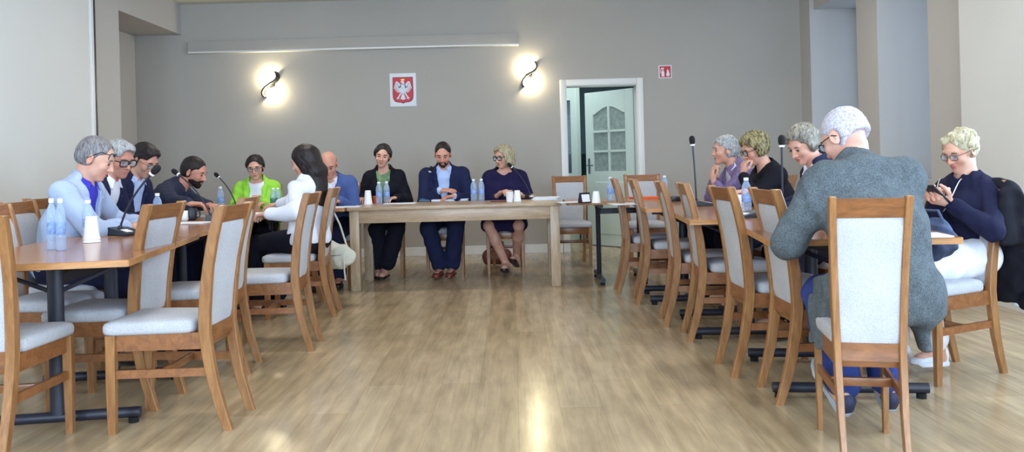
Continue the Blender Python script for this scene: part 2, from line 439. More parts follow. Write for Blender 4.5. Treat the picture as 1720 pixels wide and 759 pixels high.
# white board with the eagle shield
c = at_y(677, 151, YB-.01)
em = thing('emblem_sign', 'white board with red shield and white crowned eagle hung on the back wall', 'emblem', (c.x, YB, c.z))
m = MB(); m.box(-.162,.162,-.018,0,-.205,.205,bevel=.003); m.build('board', M['paper'], em)
sh = [(-.118,.15),(.118,.15),(.122,-.05),(.118,-.10),(.10,-.132),(.07,-.145),(.02,-.15),(0,-.163),(-.02,-.15),(-.07,-.145),(-.10,-.132),(-.118,-.10),(-.122,-.05)]
m = MB(); m.prism([(x*1.05,z*1.045) for x,z in sh], -.0205,-.017); m.build('shield_rim', M['navyline'], em, smooth=False)
m = MB(); m.prism(sh, -.0225,-.018); m.build('shield', M['crimson'], em, smooth=False)
m = MB(); y0,y1 = -.0265,-.022
def ep(poly, mir=False):
    m.prism(poly, y0, y1)
    if mir: m.prism([(-x,z) for x,z in reversed(poly)], y0, y1)
ep([(-.028,.07),(.028,.07),(.036,.03),(.03,-.02),(.018,-.05),(-.018,-.05),(-.03,-.02),(-.036,.03)])           # body
ep([(-.016,.065),(.018,.065),(.02,.09),(.014,.105),(-.004,.112),(-.018,.108),(-.034,.094),(-.018,.092),(-.012,.08)])   # head with beak
ep([(.02,.06),(.05,.09),(.066,.105),(.082,.104),(.092,.09),(.086,.076),(.07,.08),(.06,.06),(.05,.03),(.03,.02)], True)  # wing arch
for q,(dx,dz,ln,a) in enumerate([(.086,.082,.075,-75),(.076,.074,.09,-82),(.066,.06,.095,-88),(.056,.05,.09,-94),(.046,.04,.075,-100)]):
    A = math.radians(a); ux,uz = math.cos(A),math.sin(A); px_,pz_ = -uz,ux; hw=.0062
    ep([(dx-px_*hw,dz-pz_*hw),(dx+px_*hw,dz+pz_*hw),(dx+ux*ln*.9+px_*hw,dz+uz*ln*.9+pz_*hw),(dx+ux*ln,dz+uz*ln),(dx+ux*ln*.9-px_*hw,dz+uz*ln*.9-pz_*hw)], True)
ep([(-.012,-.045),(.012,-.045),(.034,-.118),(.018,-.112),(.01,-.128),(0,-.116),(-.01,-.128),(-.018,-.112),(-.034,-.118)])   # tail
ep([(.016,-.04),(.03,-.03),(.066,-.092),(.088,-.10),(.07,-.105),(.074,-.122),(.058,-.108),(.044,-.118),(.05,-.096)], True)   # leg and claw
m.build('eagle', M['eagle'], em, smooth=False)
m = MB(); m.prism([(-.02,.114),(.02,.114),(.026,.136),(.012,.126),(0,.14),(-.012,.126),(-.026,.136)], -.0265,-.022); m.build('crown', M['gold'], em, smooth=False)
# fire equipment sign
c = at_y(1117.3, 120.5, YB-.005)
fs = thing('fire_sign', 'small red fire extinguisher sign on the back wall right of the doorway', 'sign', (c.x, YB, c.z))
m = MB(); m.box(-.08,.08,-.006,0,-.08,.08,bevel=.002); m.build('sign_border', M['paper'], fs)
m = MB(); m.box(-.068,.068,-.008,-.005,-.068,.068); m.build('sign_field', M['red'], fs)
m = MB(); y0,y1=-.0095,-.0075
m.prism([(-.047,-.058),(-.012,-.058),(-.012,.0),(-.02,.012),(-.039,.012),(-.047,0)],y0,y1); m.prism([(-.036,.016),(-.022,.016),(-.022,.03),(-.036,.03)],y0,y1)
m.prism([(-.05,.034),(-.014,.034),(-.014,.046),(-.04,.052),(-.054,.04)],y0,y1); m.prism([(-.058,.036),(-.05,.036),(-.054,-.02),(-.06,-.02)],y0,y1)
m.prism([(.016,-.055),(.048,-.055),(.055,-.03),(.045,0),(.048,.02),(.036,.006),(.032,.04),(.018,.01),(.02,-.01),(.01,-.03)],y0,y1)
m.build('extinguisher_symbol', M['paper'], fs, smooth=False)
# ================================================================== CHAIRS
BACK = [(.30,-.220),(.36,-.211),(.42,-.205),(.50,-.208),(.60,-.217),(.70,-.231),(.80,-.251),(.88,-.271),(.96,-.296)]   # z, y of the back's curve
def back_y(z):
    for (z0,y0),(z1,y1) in zip(BACK, BACK[1:]):
        if z <= z1: return y0+(y1-y0)*(z-z0)/(z1-z0)
    return BACK[-1][1]
def side_x(z): return .166 + .024*max(0,min(1,(z-.42)/.54))
def make_chair(name='dining_chair'):
    t = thing(name, None, 'chair', group='oak dining chairs with grey blue upholstery')
    # cushion
    m = MB()
    def outline(sc, n=5):
        P = []
        cs = [(.215,.215,0),(-.215,.215,90),(-.185,-.170,180),(.185,-.170,270)]; r = .04
        for (x,y,a0) in cs:
            sx, sy = (1 if x>0 else -1), (1 if y>0 else -1)
            for k in range(n+1):
                a = math.radians(a0+90*k/n); P.append(((x-sx*r+r*math.cos(a))*sc, (y-sy*r+r*math.sin(a)+.012)*sc))
        return P
    rings = [[(x,y,z) for x,y in outline(sc)] for z,sc in ((.418,.93),(.424,.985),(.436,1.0),(.455,1.0),(.467,.975),(.475,.90),(.481,.72),(.484,.42),(.485,.12))]
    m.loft(rings); m.build('seat', M['fab'], t, angle=60)
    m = MB()
    m.box(-.175,.175,.178,.2,.35,.42,bevel=.003); m.box(-.16,.16,-.205,-.183,.35,.42,bevel=.003)
    for s in (-1,1):
        m.loft([[(s*.193,.18,.35),(s*.173,.18,.35),(s*.173,.18,.42),(s*.193,.18,.42)],[(s*.172,-.19,.35),(s*.152,-.19,.35),(s*.152,-.19,.42),(s*.172,-.19,.42)]])
    m.build('seat_frame', M['wood_x'], t)
    for s in (-1,1):
        m = MB(); m.post([(s*.188,.192,0,.0155,.0165),(s*.19,.19,.2,.019,.02),(s*.19,.187,.42,.021,.021)]); m.build('leg', M['wood'], t)
        m = MB()
        secs = [(s*.158,-.292,0,.0155,.019),(s*.159,-.262,.1,.017,.021),(s*.161,-.236,.2,.0185,.0225),(s*.164,-.216,.32,.0195,.0235)]
        for z,y in BACK[2:]: secs.append((s*side_x(z), y, z, .0195, .0235 if z<.7 else .021))
        x,y,z,hx,hy = secs[-1]; secs[-1] = (x,y,z-.004,hx,hy); secs.append((x,y,z,hx*.8,hy*.8))
        m.post(secs); m.build('leg', M['wood'], t)
    def panel(z0,z1,n,front,backt,nm,mat,inset=.0):
        m = MB(); rings=[]
        for k in range(n+1):
            z = z0+(z1-z0)*k/n; x = side_x(z)-.0185; y = back_y(z)
            e = min(1, min(k, n-k)*.8+.35) if inset else 1
            rings.append([(-x,y-backt*e,z),(-x*.5,y-backt*e-inset*.6,z),(x*.5,y-backt*e-inset*.6,z),(x,y-backt*e,z),(x,y+front*e,z),(x*.5,y+front*e+inset,z),(-x*.5,y+front*e+inset,z),(-x,y+front*e,z)])
        m.loft(rings); return m.build(nm, mat, t, angle=50)
    panel(.438,.884,12,.016,.012,'backrest',M['fab'],.006)
    panel(.884,.952,4,.012,.012,'top_rail',M['wood_x'])
    panel(.375,.438,3,.011,.011,'lower_rail',M['wood_x'])
    for s in (-1,1):
        m = MB(); m.loft([[(s*.199,.18,.235),(s*.181,.18,.235),(s*.181,.18,.27),(s*.199,.18,.27)],[(s*.17,-.222,.235),(s*.152,-.222,.235),(s*.152,-.222,.27),(s*.17,-.222,.27)]]); m.build('stretcher', M['wood_x'], t)
    m = MB(); m.box(-.175,.175,-.03,-.01,.236,.268,bevel=.003); m.build('stretcher', M['wood_x'], t)
    return t
chair0 = make_chair(); first = [True]
def chair_at(x, y, face, label, backref=False, wide=.92):
    """face: direction the sitter looks, degrees from +X; (x, y) is the middle of the seat, or of the rear feet when backref"""
    a = math.radians(face)
    if backref: x += .292*math.cos(a); y += .292*math.sin(a)
    o = chair0 if first[0] else copy_tree(chair0)
    first[0] = False
    o.location = (x, y, 0); o.rotation_euler = (0,0,a-PI/2); o['label'] = label; o.scale = (wide,1,1)
    return o
CH = {}
for k, (x, y, face, lab) in {
  'A': (1.165, 3.86, 0, 'first empty chair of the inner right-hand row, beside the tweed jacket'),
  'B': (1.085, 4.34, 2, 'second empty chair of the inner right-hand row, counted from the tweed jacket'),
  'C': (1.055, 5.17, -4, 'third empty chair of the inner right-hand row, counted from the tweed jacket'),
  'D': (1.00, 5.66, -4, 'fourth empty chair of the inner right-hand row, counted from the tweed jacket'),
  'E': (.945, 6.55, -3, 'fifth empty chair of the inner right-hand row, next to last before the doorway'),
  'F': (.86, 7.05, -3, 'empty chair at the doorway end of the inner right-hand row'),
  'LA': (-1.235, 3.70, 179, 'empty dining chair nearest the aisle and camera on the left, back turned to the aisle'),
  'LX': (-1.68, 4.02, 177, 'empty dining chair pulled under the left-hand table behind the chair nearest the aisle'),
  'LB': (-1.475, 4.66, 185, 'empty dining chair half hidden behind the back of the nearest aisle chair on the left'),
  'LC': (-1.25, 5.20, 182, 'empty dining chair standing in front of the woman in the white blouse'),
  'LD': (-1.42, 6.22, 184, 'dining chair under the woman in the white blouse with long dark hair'),
  'LE': (-1.59, 7.02, 182, 'dining chair with the cream shoulder bag hanging from its back'),
}.items(): CH[k] = chair_at(x, y, face, lab, True)
p = at_z(128, 727, 0)
CH['NL'] = chair_at(p.x-.19, p.y-.195, 93, 'empty chair at the end of the left-hand table, cut by the picture edge')
CH['M'] = chair_at(1.225+.292*math.cos(math.radians(77)), 2.86+.292*math.sin(math.radians(77)), 77, 'dining chair seen from behind under the man in the tweed jacket', wide=.65)
CH['O1'] = chair_at(-2.46, 4.36, 0, 'empty dining chair beside the man in the light blue jacket')
CH['N'] = chair_at(2.10, 4.16, 203, 'dining chair with a black jacket over its back, under the woman in navy', wide=.85)
p = at_z(965, 449, 0); CH['G1'] = chair_at(p.x, p.y+.195, 270, 'empty dining chair facing the room in front of the open doorway')
CH['G2'] = chair_at(1.37, 8.62, 268, 'empty dining chair facing the room, behind the far end of the right-hand table')

# ================================================================== TABLES
def round_ends(x0,x1,y0,y1,r=.012,n=3):
    P=[]
    for (x,y,a0) in ((x1-r,y1-r,0),(x0+r,y1-r,90),(x0+r,y0+r,180),(x1-r,y0+r,270)):
        for k in range(n+1):
            a=math.radians(a0+90*k/n); P.append((x+r*math.cos(a),y+r*math.sin(a)))
    return P
def metal_table(label, cx, cy, L, W, ang, group='beech tables on black metal legs'):
    """L along local y, W along local x; ang turns it about z"""
    t = thing('conference_table', label, 'table', (cx,cy,0), math.radians(ang), group)
    m = MB(); m.slab(round_ends(-W/2,W/2,-L/2,L/2), .735, .75, .0015); m.build('tabletop', M['top'], t)
    m = MB(); m.slab(round_ends(-W/2-.0015,W/2+.0015,-L/2-.0015,L/2+.0015), .722, .747); m.build('edge_band', M['edge'], t, smooth=False)
    for s in (-1,1):
        y = s*(L/2-.30)
        m = MB(); m.slab([(.035*math.cos(a*PI/6),y+.022*math.sin(a*PI/6)) for a in range(12)], .04, .69); lg = m.build('leg', M['black'], t)
        m = MB(); m.tube([(-W/2+.05,y,.045),(W/2-.05,y,.045)], .024, 12); m.build('foot_tube', M['black'], lg)
        for q in (-1,1):
            m = MB(); m.lathe([(.022,0),(.022,.022),(.012,.024)], 12, (q*(W/2-.08), y, 0)); m.build('glide', M['rubber'], lg)
        m = MB(); m.box(-W/2+.08,W/2-.08,y-.02,y+.02,.69,.722); 
        m.tube([(-.03,y,.60),(-W/2+.14,y,.695)], .01, 8); m.tube([(.03,y,.60),(W/2-.14,y,.695)], .01, 8)
        m.build('leg_bracket', M['black'], lg)
    m = MB(); m.box(-.02,.02,-L/2+.3,L/2-.3,.62,.67); m.build('crossbar', M['black'], t)
    return t
# left-hand row
TL = [metal_table('near table of the left-hand row with two water bottles on its corner', -2.075, 4.03, 1.36, .78, 9),
      metal_table('middle table of the left-hand row, in front of the man in the dark shirt', -2.265, 5.385, 1.30, .78, 4.0),
      metal_table('far table of the left-hand row, in front of the woman in the white blouse', -2.335, 6.60, 1.10, .78, 2.0)]
TR = [metal_table('near table of the right-hand row, in front of the man in tweed', 1.552, 4.14, 1.30, .78, -7),
      metal_table('middle table of the right-hand row, in front of the woman in the black top', 1.45, 5.42, 1.24, .78, -4),
      metal_table('far table of the right-hand row beside the upright microphone', 1.385, 6.62, 1.12, .78, -3)]
TE = [metal_table('side table left of the head table, in front of the bald man', -2.03, 7.74, 1.06, .74, 90),
      metal_table('side table right of the head table, in front of the doorway', .975, 7.74, .98, .72, 90)]
# pale oak head table
pl, pr = at_z(590, 489.5, 0), at_z(943, 480.5, 0)
tw = pr.x-pl.x+.0; hx = tw/2
T0 = thing('head_table', 'long pale oak table with a deep apron at the head of the room', 'table', ((pl.x+pr.x)/2, (pl.y+pr.y)/2+.39, 0), math.atan2(pr.y-pl.y, pr.x-pl.x)*.55)
D = .78
m = MB(); m.slab(round_ends(-hx-.02,hx+.02,-D/2-.02,D/2+.02,.006), .72, .75, .002); m.build('tabletop', M['ptable'], T0)
lw = .085
for sx in (-1,1):
    for sy in (-1,1):
        m = MB(); m.box(min(sx*hx,sx*(hx-lw)),max(sx*hx,sx*(hx-lw)),min(sy*D/2,sy*(D/2-lw)),max(sy*D/2,sy*(D/2-lw)),0,.72,bevel=.004); m.build('leg', M['ptable_z'], T0)
m = MB()
for s in (-1,1):
    m.box(-hx+lw,hx-lw,min(s*(D/2-.01),s*(D/2-.035)),max(s*(D/2-.01),s*(D/2-.035)),.605,.72,bevel=.002)
    m.box(min(s*(hx-.01),s*(hx-.035)),max(s*(hx-.01),s*(hx-.035)),-D/2+lw,D/2-lw,.605,.72,bevel=.002)
m.build('apron', M['ptable'], T0)

# ================================================================== THINGS ON THE TABLES
TZ = .7505
def make_bottle():
    t = thing('water_bottle', None, 'bottle', group='small plastic water bottles')
    prof = [(.0,.0),(.026,.0),(.0305,.006),(.0305,.03),(.0285,.036),(.0305,.042),(.0305,.060),(.0288,.063),(.0288,.115),(.0305,.118),(.0300,.140),(.0255,.165),(.016,.186),(.0125,.194),(.0125,.204)]
    m = MB(); m.lathe(prof, 20); m.build('bottle_body', M['pet'], t, angle=60)
    m = MB(); m.lathe([(.0293,.066),(.0296,.067),(.0296,.112),(.0293,.113)], 20); m.build('bottle_label', M['labelb'], t)
    m = MB(); m.lathe([(.0150,.196),(.0155,.198),(.0155,.211),(.0140,.214),(.001,.2145)], 16); m.build('bottle_cap', M['capblue'], t)
    return t
bottle0 = make_bottle(); bfirst=[True]
def bottle(x, y, Y, label, cap=None, lab=None, sc=1.0, z=TZ):
    p = at_z(x, y, z) if Y is None else at_y(x, y, Y)
    o = bottle0 if bfirst[0] else copy_tree(bottle0); bfirst[0]=False
    o.location=(p.x,p.y,z); o.scale=(sc if isinstance(sc,tuple) else (sc,sc,sc)); o['label']=label; o.rotation_euler=(0,0,random.random()*6)
    for c_ in o.children:
        if cap and c_.name.startswith('bottle_cap'):
            c_.data = c_.data.copy(); c_.data.materials[0] = M[cap]
        if lab and c_.name.startswith('bottle_label'):
            c_.data = c_.data.copy(); c_.data.materials[0] = M[lab]
    return o
bottle(88, 419, None, 'left one of two white-capped bottles on the near left-hand table corner', 'capwhite', sc=(.74,.74,1.14))
bottle(103, 420.5, None, 'right one of two white-capped bottles on the near left-hand table corner', 'capwhite', sc=(.74,.74,1.14))
bottle(149, 401.5, None, 'white-capped water bottle standing in front of the man in the light blue jacket', 'capwhite')
bottle(265, 366, 5.75, 'blue-capped water bottle in front of the man with thin glasses')
bottle(371, 352.5, None, 'blue-capped water bottle at the right elbow of the man in the dark shirt')
bottle(459, 343, 7.50, 'left one of two water bottles in front of the woman in the lime green jacket', 'capwhite', 'labelg', .9)
bottle(467, 343, 7.55, 'right one of two water bottles in front of the woman in the lime green jacket', 'capwhite', 'labelg', .9)
bottle(637, 342.5, None, 'left one of two water bottles in front of the woman in the black blazer')
bottle(650, 341.0, None, 'right one of two water bottles in front of the woman in the black blazer')
bottle(796, 337.0, None, 'left one of two bottles between the middle man and the blond woman')
bottle(809, 336.5, None, 'right one of two bottles between the middle man and the blond woman')
bottle(1026, 342, 7.45, 'water bottle seen behind the back of the far chair of the right-hand row', 'capwhite')
bottle(1117, 335, None, 'blue-capped water bottle in the middle of the right-hand table beside a black case')
bottle(1254.5, 357, None, 'blue-capped water bottle in front of the woman in the black top', sc=1.05)

def cup(x, y, label, h=.11, r0=.042, r1=.027, mat='cupw', n=1, Y=None, group='white paper cups', inverted=True):
    p = at_z(x, y, TZ) if Y is None else at_y(x,y,Y)
    t = thing('paper_cup', label, 'cup', (p.x,p.y,TZ), 0, group)
    m = MB()
    if inverted: m.lathe([(r0-.002,.004),(r0+.0015,.001),(r0+.002,.005),(r0,.008),(r1,h-.002),(r1-.002,h),(r1-.004,h-.004),(.001,h-.005)], 22)
    else: m.lathe([(.001,.003),(r1-.003,.003),(r1,.0),(r0,h-.004),(r0+.0018,h-.002),(r0,h),(r0-.002,h-.003),(r1-.004,.008),(.001,.006)], 22)
    m.build('cup_wall', M[mat], t, angle=50)
    return t
def stack_cup(x, y, label, h=.135, r0=.041, r1=.028):
    """several nested upside-down cups: one tall tapered stack with rim ridges"""
    p = at_z(x, y, TZ); t = thing('paper_cup', label, 'cup', (p.x,p.y,TZ), 0, 'white paper cups')
    m = MB(); m.lathe([(r0-.002,.003),(r0+.0018,.001),(r0+.002,.005),(r0,.008),(r0-.001,.016),(r0+.001,.017),(r0+.001,.022),(r0-.002,.024),(r1,h-.002),(r1-.003,h),(r1-.005,h-.004),(.001,h-.005)], 24)
    m.build('cup_wall', M['cupw'], t, angle=50); return t
stack_cup(154.5, 407, 'white upside-down paper cup on the left-hand table beside the microphone base')
stack_cup(618.5, 343.5, 'white upside-down paper cup at the left end of the head table')
cup(632, 342, 'orange paper cup between a white cup and water bottles on the head table', .075, .034, .026, 'orange', group='orange cup', inverted=False)
cup(856, 339, 'white upright paper cup by the hand of the blond woman, left of its twin', .095, .037, .028, inverted=False)
stack_cup(869, 338.5, 'white upside-down paper cup beside the microphone of the blond woman', .105, .036, .026)
cup(1001.5, 341, 'white upside-down paper cup on the side table in front of the doorway', .1, .037, .026)
cup(1241, 355, 'white upside-down paper cup beside the bottle of the woman in black', .11, .038, .027)
# dark mugs in front of the man in the dark shirt
def mug(x, y, label, mat, r=.042, h=.09):
    p = at_z(x,y,TZ); t = thing('mug', label, 'mug', (p.x,p.y,TZ), .4, 'mugs on the left-hand table')
    m = MB(); m.lathe([(.001,.004),(r*.8,.0),(r*.95,.006),(r,.02),(r,h-.003),(r-.002,h),(r-.005,h-.004),(r-.006,.012),(.001,.010)], 22); m.build('mug_body', M[mat], t, angle=50)
    m = MB(); m.tube([(r*math.cos(a)*0+r-.004+.026*math.sin(a), 0, h/2+.026*math.cos(a)) for a in [PI*k/8 for k in range(9)]], .0055, 8); m.build('mug_handle', M[mat], t)
mug(321, 370, 'dark grey mug in front of the man in the dark shirt', 'blackpl')
mug(308, 371, 'white and blue mug on the left-hand table left of the dark mug', 'cupw', .034, .075)

def paper(x, y, label, w=.21, l=.297, rz=0, n=3, h=.002, mat='paper', z=TZ, group='sheets of paper on the tables', name='paper_sheet', cat='paper'):
    p = at_z(x, y, z)
    m = MB()
    for k in range(n):
        q = Matrix.Rotation(math.radians(random.uniform(-5,5)),4,'Z') @ Matrix.Translation((random.uniform(-.01,.01),random.uniform(-.008,.008),0)) if k else Matrix()
        m.box(-w/2,w/2,-l/2,l/2,k*h,(k+1)*h-.0002, M=q)
    o = m.build(name, M[mat], smooth=False); o.location=(p.x,p.y,z); o.rotation_euler=(0,0,math.radians(rz))
    return tag(o, label, cat, group)
paper(232, 384, 'white papers under the hands of the man in the light blue jacket', rz=70)
paper(318, 375, 'white papers in front of the dark grey mug', rz=80)
paper(362, 362, 'white papers in front of the man in the dark shirt beside the microphone base', rz=95)
paper(436, 359, 'white papers under the forearm of the woman in the white blouse', rz=90, w=.25)
paper(577, 348, 'white papers lying in front of the bald man in the blue jacket', rz=5, w=.3, l=.2)
paper(672, 342, 'dark grey folder with white sheet in front of the woman in the black blazer', rz=2, w=.30, l=.2)
paper(755, 337, 'spread of white papers under the hands of the seated man in the middle', rz=6, w=.36, l=.24, n=5, h=.004)
paper(778, 335, 'white papers right of the wide paper spread on the head table', rz=-12, w=.2, l=.28, n=6, h=.005)
paper(918, 335, 'white papers at the right end of the head table', rz=-6, w=.24, l=.3, n=5, h=.005)
paper(962, 340, 'white papers on the side table in front of the empty chair', rz=8, w=.26, l=.2, n=3)
paper(1086, 333, 'orange folder lying on the right-hand table in front of an empty chair', rz=12, w=.24, l=.3, mat='orange', n=2, h=.006, group='orange folder')
paper(1047, 343, 'white papers next to the orange folder', rz=2, w=.2, l=.28)
paper(1325, 366, 'white papers in front of the woman in the white shirt and dark blazer', rz=20, n=4, h=.003)
paper(1562, 396, 'white papers on the near corner of the right-hand table before the blond woman', rz=-10, w=.12, l=.18)

def phone(x, y, label, rz=0, mat='blackpl', w=.072, l=.148):
    p = at_z(x,y,TZ); t = thing('mobile_phone', label, 'phone', (p.x,p.y,TZ), math.radians(rz), None)
    m = MB(); m.box(-w/2,w/2,-l/2,l/2,0,.009,bevel=.003); m.build('phone_body', M[mat], t)
    m = MB(); m.box(-w/2+.004,w/2-.004,-l/2+.006,l/2-.006,.009,.0095); m.build('phone_screen', M['rubber'], t, smooth=False)
    return t
M['redcase'] = plain('dark red case', srgb(120,40,60), .5)
phone(838, 339, 'dark red mobile phone in front of the blond woman at the head table', 80, 'redcase')

def mic(x, y, tip, label, rz=0, mat='blackpl', bend=.5, tipY=None, sc=1.0, base='box', lit=False):
    """base at pixel (x, y) on the table, foam head at pixel tip"""
    p = at_z(x, y, TZ); q = at_y(tip[0], tip[1], p.y if tipY is None else tipY)
    t = thing('microphone', label, 'microphone', (p.x,p.y,TZ), math.radians(rz), 'gooseneck conference microphones')
    R = Matrix.Rotation(-math.radians(rz),3,'Z'); d = R @ (Vector(q)-Vector((p.x,p.y,TZ)))
    m = MB()
    w, l = .055*sc, .075*sc
    m.loft([[(-w,-l,0),(w,-l,0),(w,l,0),(-w,l,0)],[(-w,-l,.012),(w,-l,.012),(w,l,.012),(-w,l,.012)],[(-w*.9,-l*.93,.018),(w*.9,-l*.93,.018),(w*.9,l*.93,.05),(-w*.9,l*.93,.05)]])
    m.build('mic_base', M[mat], t, smooth=False)
    m = MB(); sl = .032/(l*1.86)
    def onslope(x_, y_, e=.001): return (x_, y_, .018+(y_+l*.93)*sl+e)
    m.loft([[onslope(-w*.55,-l*.75),onslope(w*.1,-l*.75),onslope(w*.1,-l*.1),onslope(-w*.55,-l*.1)],[onslope(-w*.55,-l*.75,.003),onslope(w*.1,-l*.75,.003),onslope(w*.1,-l*.1,.003),onslope(-w*.55,-l*.1,.003)]])
    m.build('button_plate', M['paper'] if not lit else M['capblue'], t, smooth=False)
    s = Vector((0, l*.5, .04)); e = d
    mid = s + Vector(((e.x-s.x)*(1-bend)*.5, (e.y-s.y)*(1-bend)*.5, (e.z-s.z)*(.5+.12*bend)))
    pts = []
    for k in range(13):
        u = k/12; pts.append(s*(1-u)**2 + mid*2*u*(1-u) + e*u*u)
    m = MB(); m.tube(pts, .0052*sc, 8); m.lathe([(.011,-.008),(.011,.012),(.007,.016)], 12, s); m.build('gooseneck', M['black'], t)
    dirv = (pts[-1]-pts[-2]).normalized(); rot = dirv.to_track_quat('Z','Y').to_matrix().to_4x4()
    m = MB(); m.lathe([(.001,-.012),(.012,-.012),(.018,.0),(.0205,.016),(.020,.032),(.013,.046),(.001,.051)], 16, M=Matrix.Translation(e)@Matrix.Scale(sc*.9,4)@rot); m.build('foam_head', M['rubber'], t)
    m = MB(); m.lathe([(.0135,-.018),(.0145,-.016),(.0145,-.010),(.0125,-.008)], 14, M=Matrix.Translation(e)@Matrix.Scale(sc,4)@rot); m.build('ring', M['cupw'], t)
    return t
mic(210, 395, (258, 289), 'gooseneck microphone leaning towards the man in the navy suit, black base with white plate', 60, sc=1.15)
mic(363, 371, (297, 291), 'gooseneck microphone reaching left across the chest of the man in the dark shirt', 110, sc=1.0)
mic(404, 352, (366, 296), 'gooseneck microphone standing against the bare wall left of the woman in lime green', 110, sc=1.0)
mic(714, 338, (723, 286), 'microphone with teal base in front of the seated man in the middle', 0, 'teal', sc=1.0, lit=True)
mic(893, 334, (858, 279), 'gooseneck microphone leaning to the blond woman at the head table', 20, sc=1.0)
mic(1180, 346, (1163, 240), 'tall upright gooseneck microphone on the right-hand table against the bare wall', 90, sc=1.2)
mic(1328, 368, (1313, 241), 'tall gooseneck microphone between the women in the black top and the dark blazer', 80, sc=1.1)
# flat black conference unit, black case and little black stand
def unit(x, y, label, rz):
    p = at_z(x,y,TZ); t = thing('conference_unit', label, 'conference unit', (p.x,p.y,TZ), math.radians(rz))
    m = MB(); m.loft([[(-.06,-.07,0),(.06,-.07,0),(.06,.07,0),(-.06,.07,0)],[(-.06,-.07,.014),(.06,-.07,.014),(.06,.07,.04),(-.06,.07,.04)]]); m.build('unit_body', M['blackpl'], t, smooth=False)
    m = MB(); m.box(-.035,.035,-.076,-.0705,.002,.013); m.box(-.03,.03,-.05,-.01,.02,.0285); m.build('unit_plate', M['paper'], t, smooth=False)
unit(1256, 365, 'flat black conference unit with white plate at the foot of a blue-capped bottle', -70)
p = at_z(1133, 338, TZ); t = thing('spectacle_case', 'rounded black spectacle case beside the bottle on the right-hand table', 'case', (p.x,p.y,TZ), .3)
m = MB(); m.lathe([(.001,0),(.055,0),(.062,.012),(.06,.026),(.045,.04),(.001,.046)], 20); o = m.build('case_body', M['blackpl'], t, angle=60); o.scale=(1.1,.7,1)
m = MB(); m.lathe([(.0625,.016),(.0635,.018),(.0635,.021),(.0625,.023)], 20); o = m.build('case_seam', M['black'], t); o.scale=(1.1,.7,1)
p = at_z(982, 341, TZ); t = thing('card_holder', 'black upright card holder with a white card on the side table', 'holder', (p.x,p.y,TZ), .5)
m = MB(); m.loft([[(-.05,-.03,0),(.05,-.03,0),(.05,.03,0),(-.05,.03,0)],[(-.05,-.006,.09),(.05,-.006,.09),(.05,.006,.09),(-.05,.006,.09)]]); m.build('holder_body', M['blackpl'], t, smooth=False)
m = MB(); m.loft([[(-.04,-.0295,.012),(.04,-.0295,.012),(.04,-.0265,.012),(-.04,-.0265,.012)],[(-.04,-.0125,.075),(.04,-.0125,.075),(.04,-.0095,.075),(-.04,-.0095,.075)]]); m.build('card', M['paper'], t, smooth=False)

# stacked plastic chairs in the corridor
M['dgreen'] = plain('dark green plastic', srgb(38,66,66), .4)
pp = at_y(979, 300, 11.9)
for k in range(4):
    t = thing('stacking_chair', ['dark green plastic chair at the bottom of the stack in the corridor','second dark green plastic chair from the bottom of the corridor stack','second dark green plastic chair from the top of the corridor stack','topmost dark green plastic chair of the corridor stack'][k], 'chair', (pp.x+.06+k*.012, 11.9, k*.125), math.radians(200), 'green chairs stacked in the corridor')
    m = MB(); R1=[]; 
    for i in range(9):
        u = i/8
        y = .20-.40*min(1,u*1.9) - (max(0,u-.53)*.22); z = .44 if u < .5 else .44+(u-.5)*.80
        w = .21-.02*u
        R1.append([(-w,y,z+.02),(-w*.5,y,z),(w*.5,y,z),(w,y,z+.02),(w,y-.006,z+.032),(w*.5,y-.006,z+.012),(-w*.5,y-.006,z+.012),(-w,y-.006,z+.032)])
    m.loft(R1); m.build('seat_shell', M['dgreen'], t, angle=60)
    for sx in (-1,1):
        for sy in (-1,1):
            m = MB(); m.tube([(sx*.17,sy*.14,.44),(sx*.22,sy*.2,.0)], .012, 8); m.build('leg', M['black'], t)
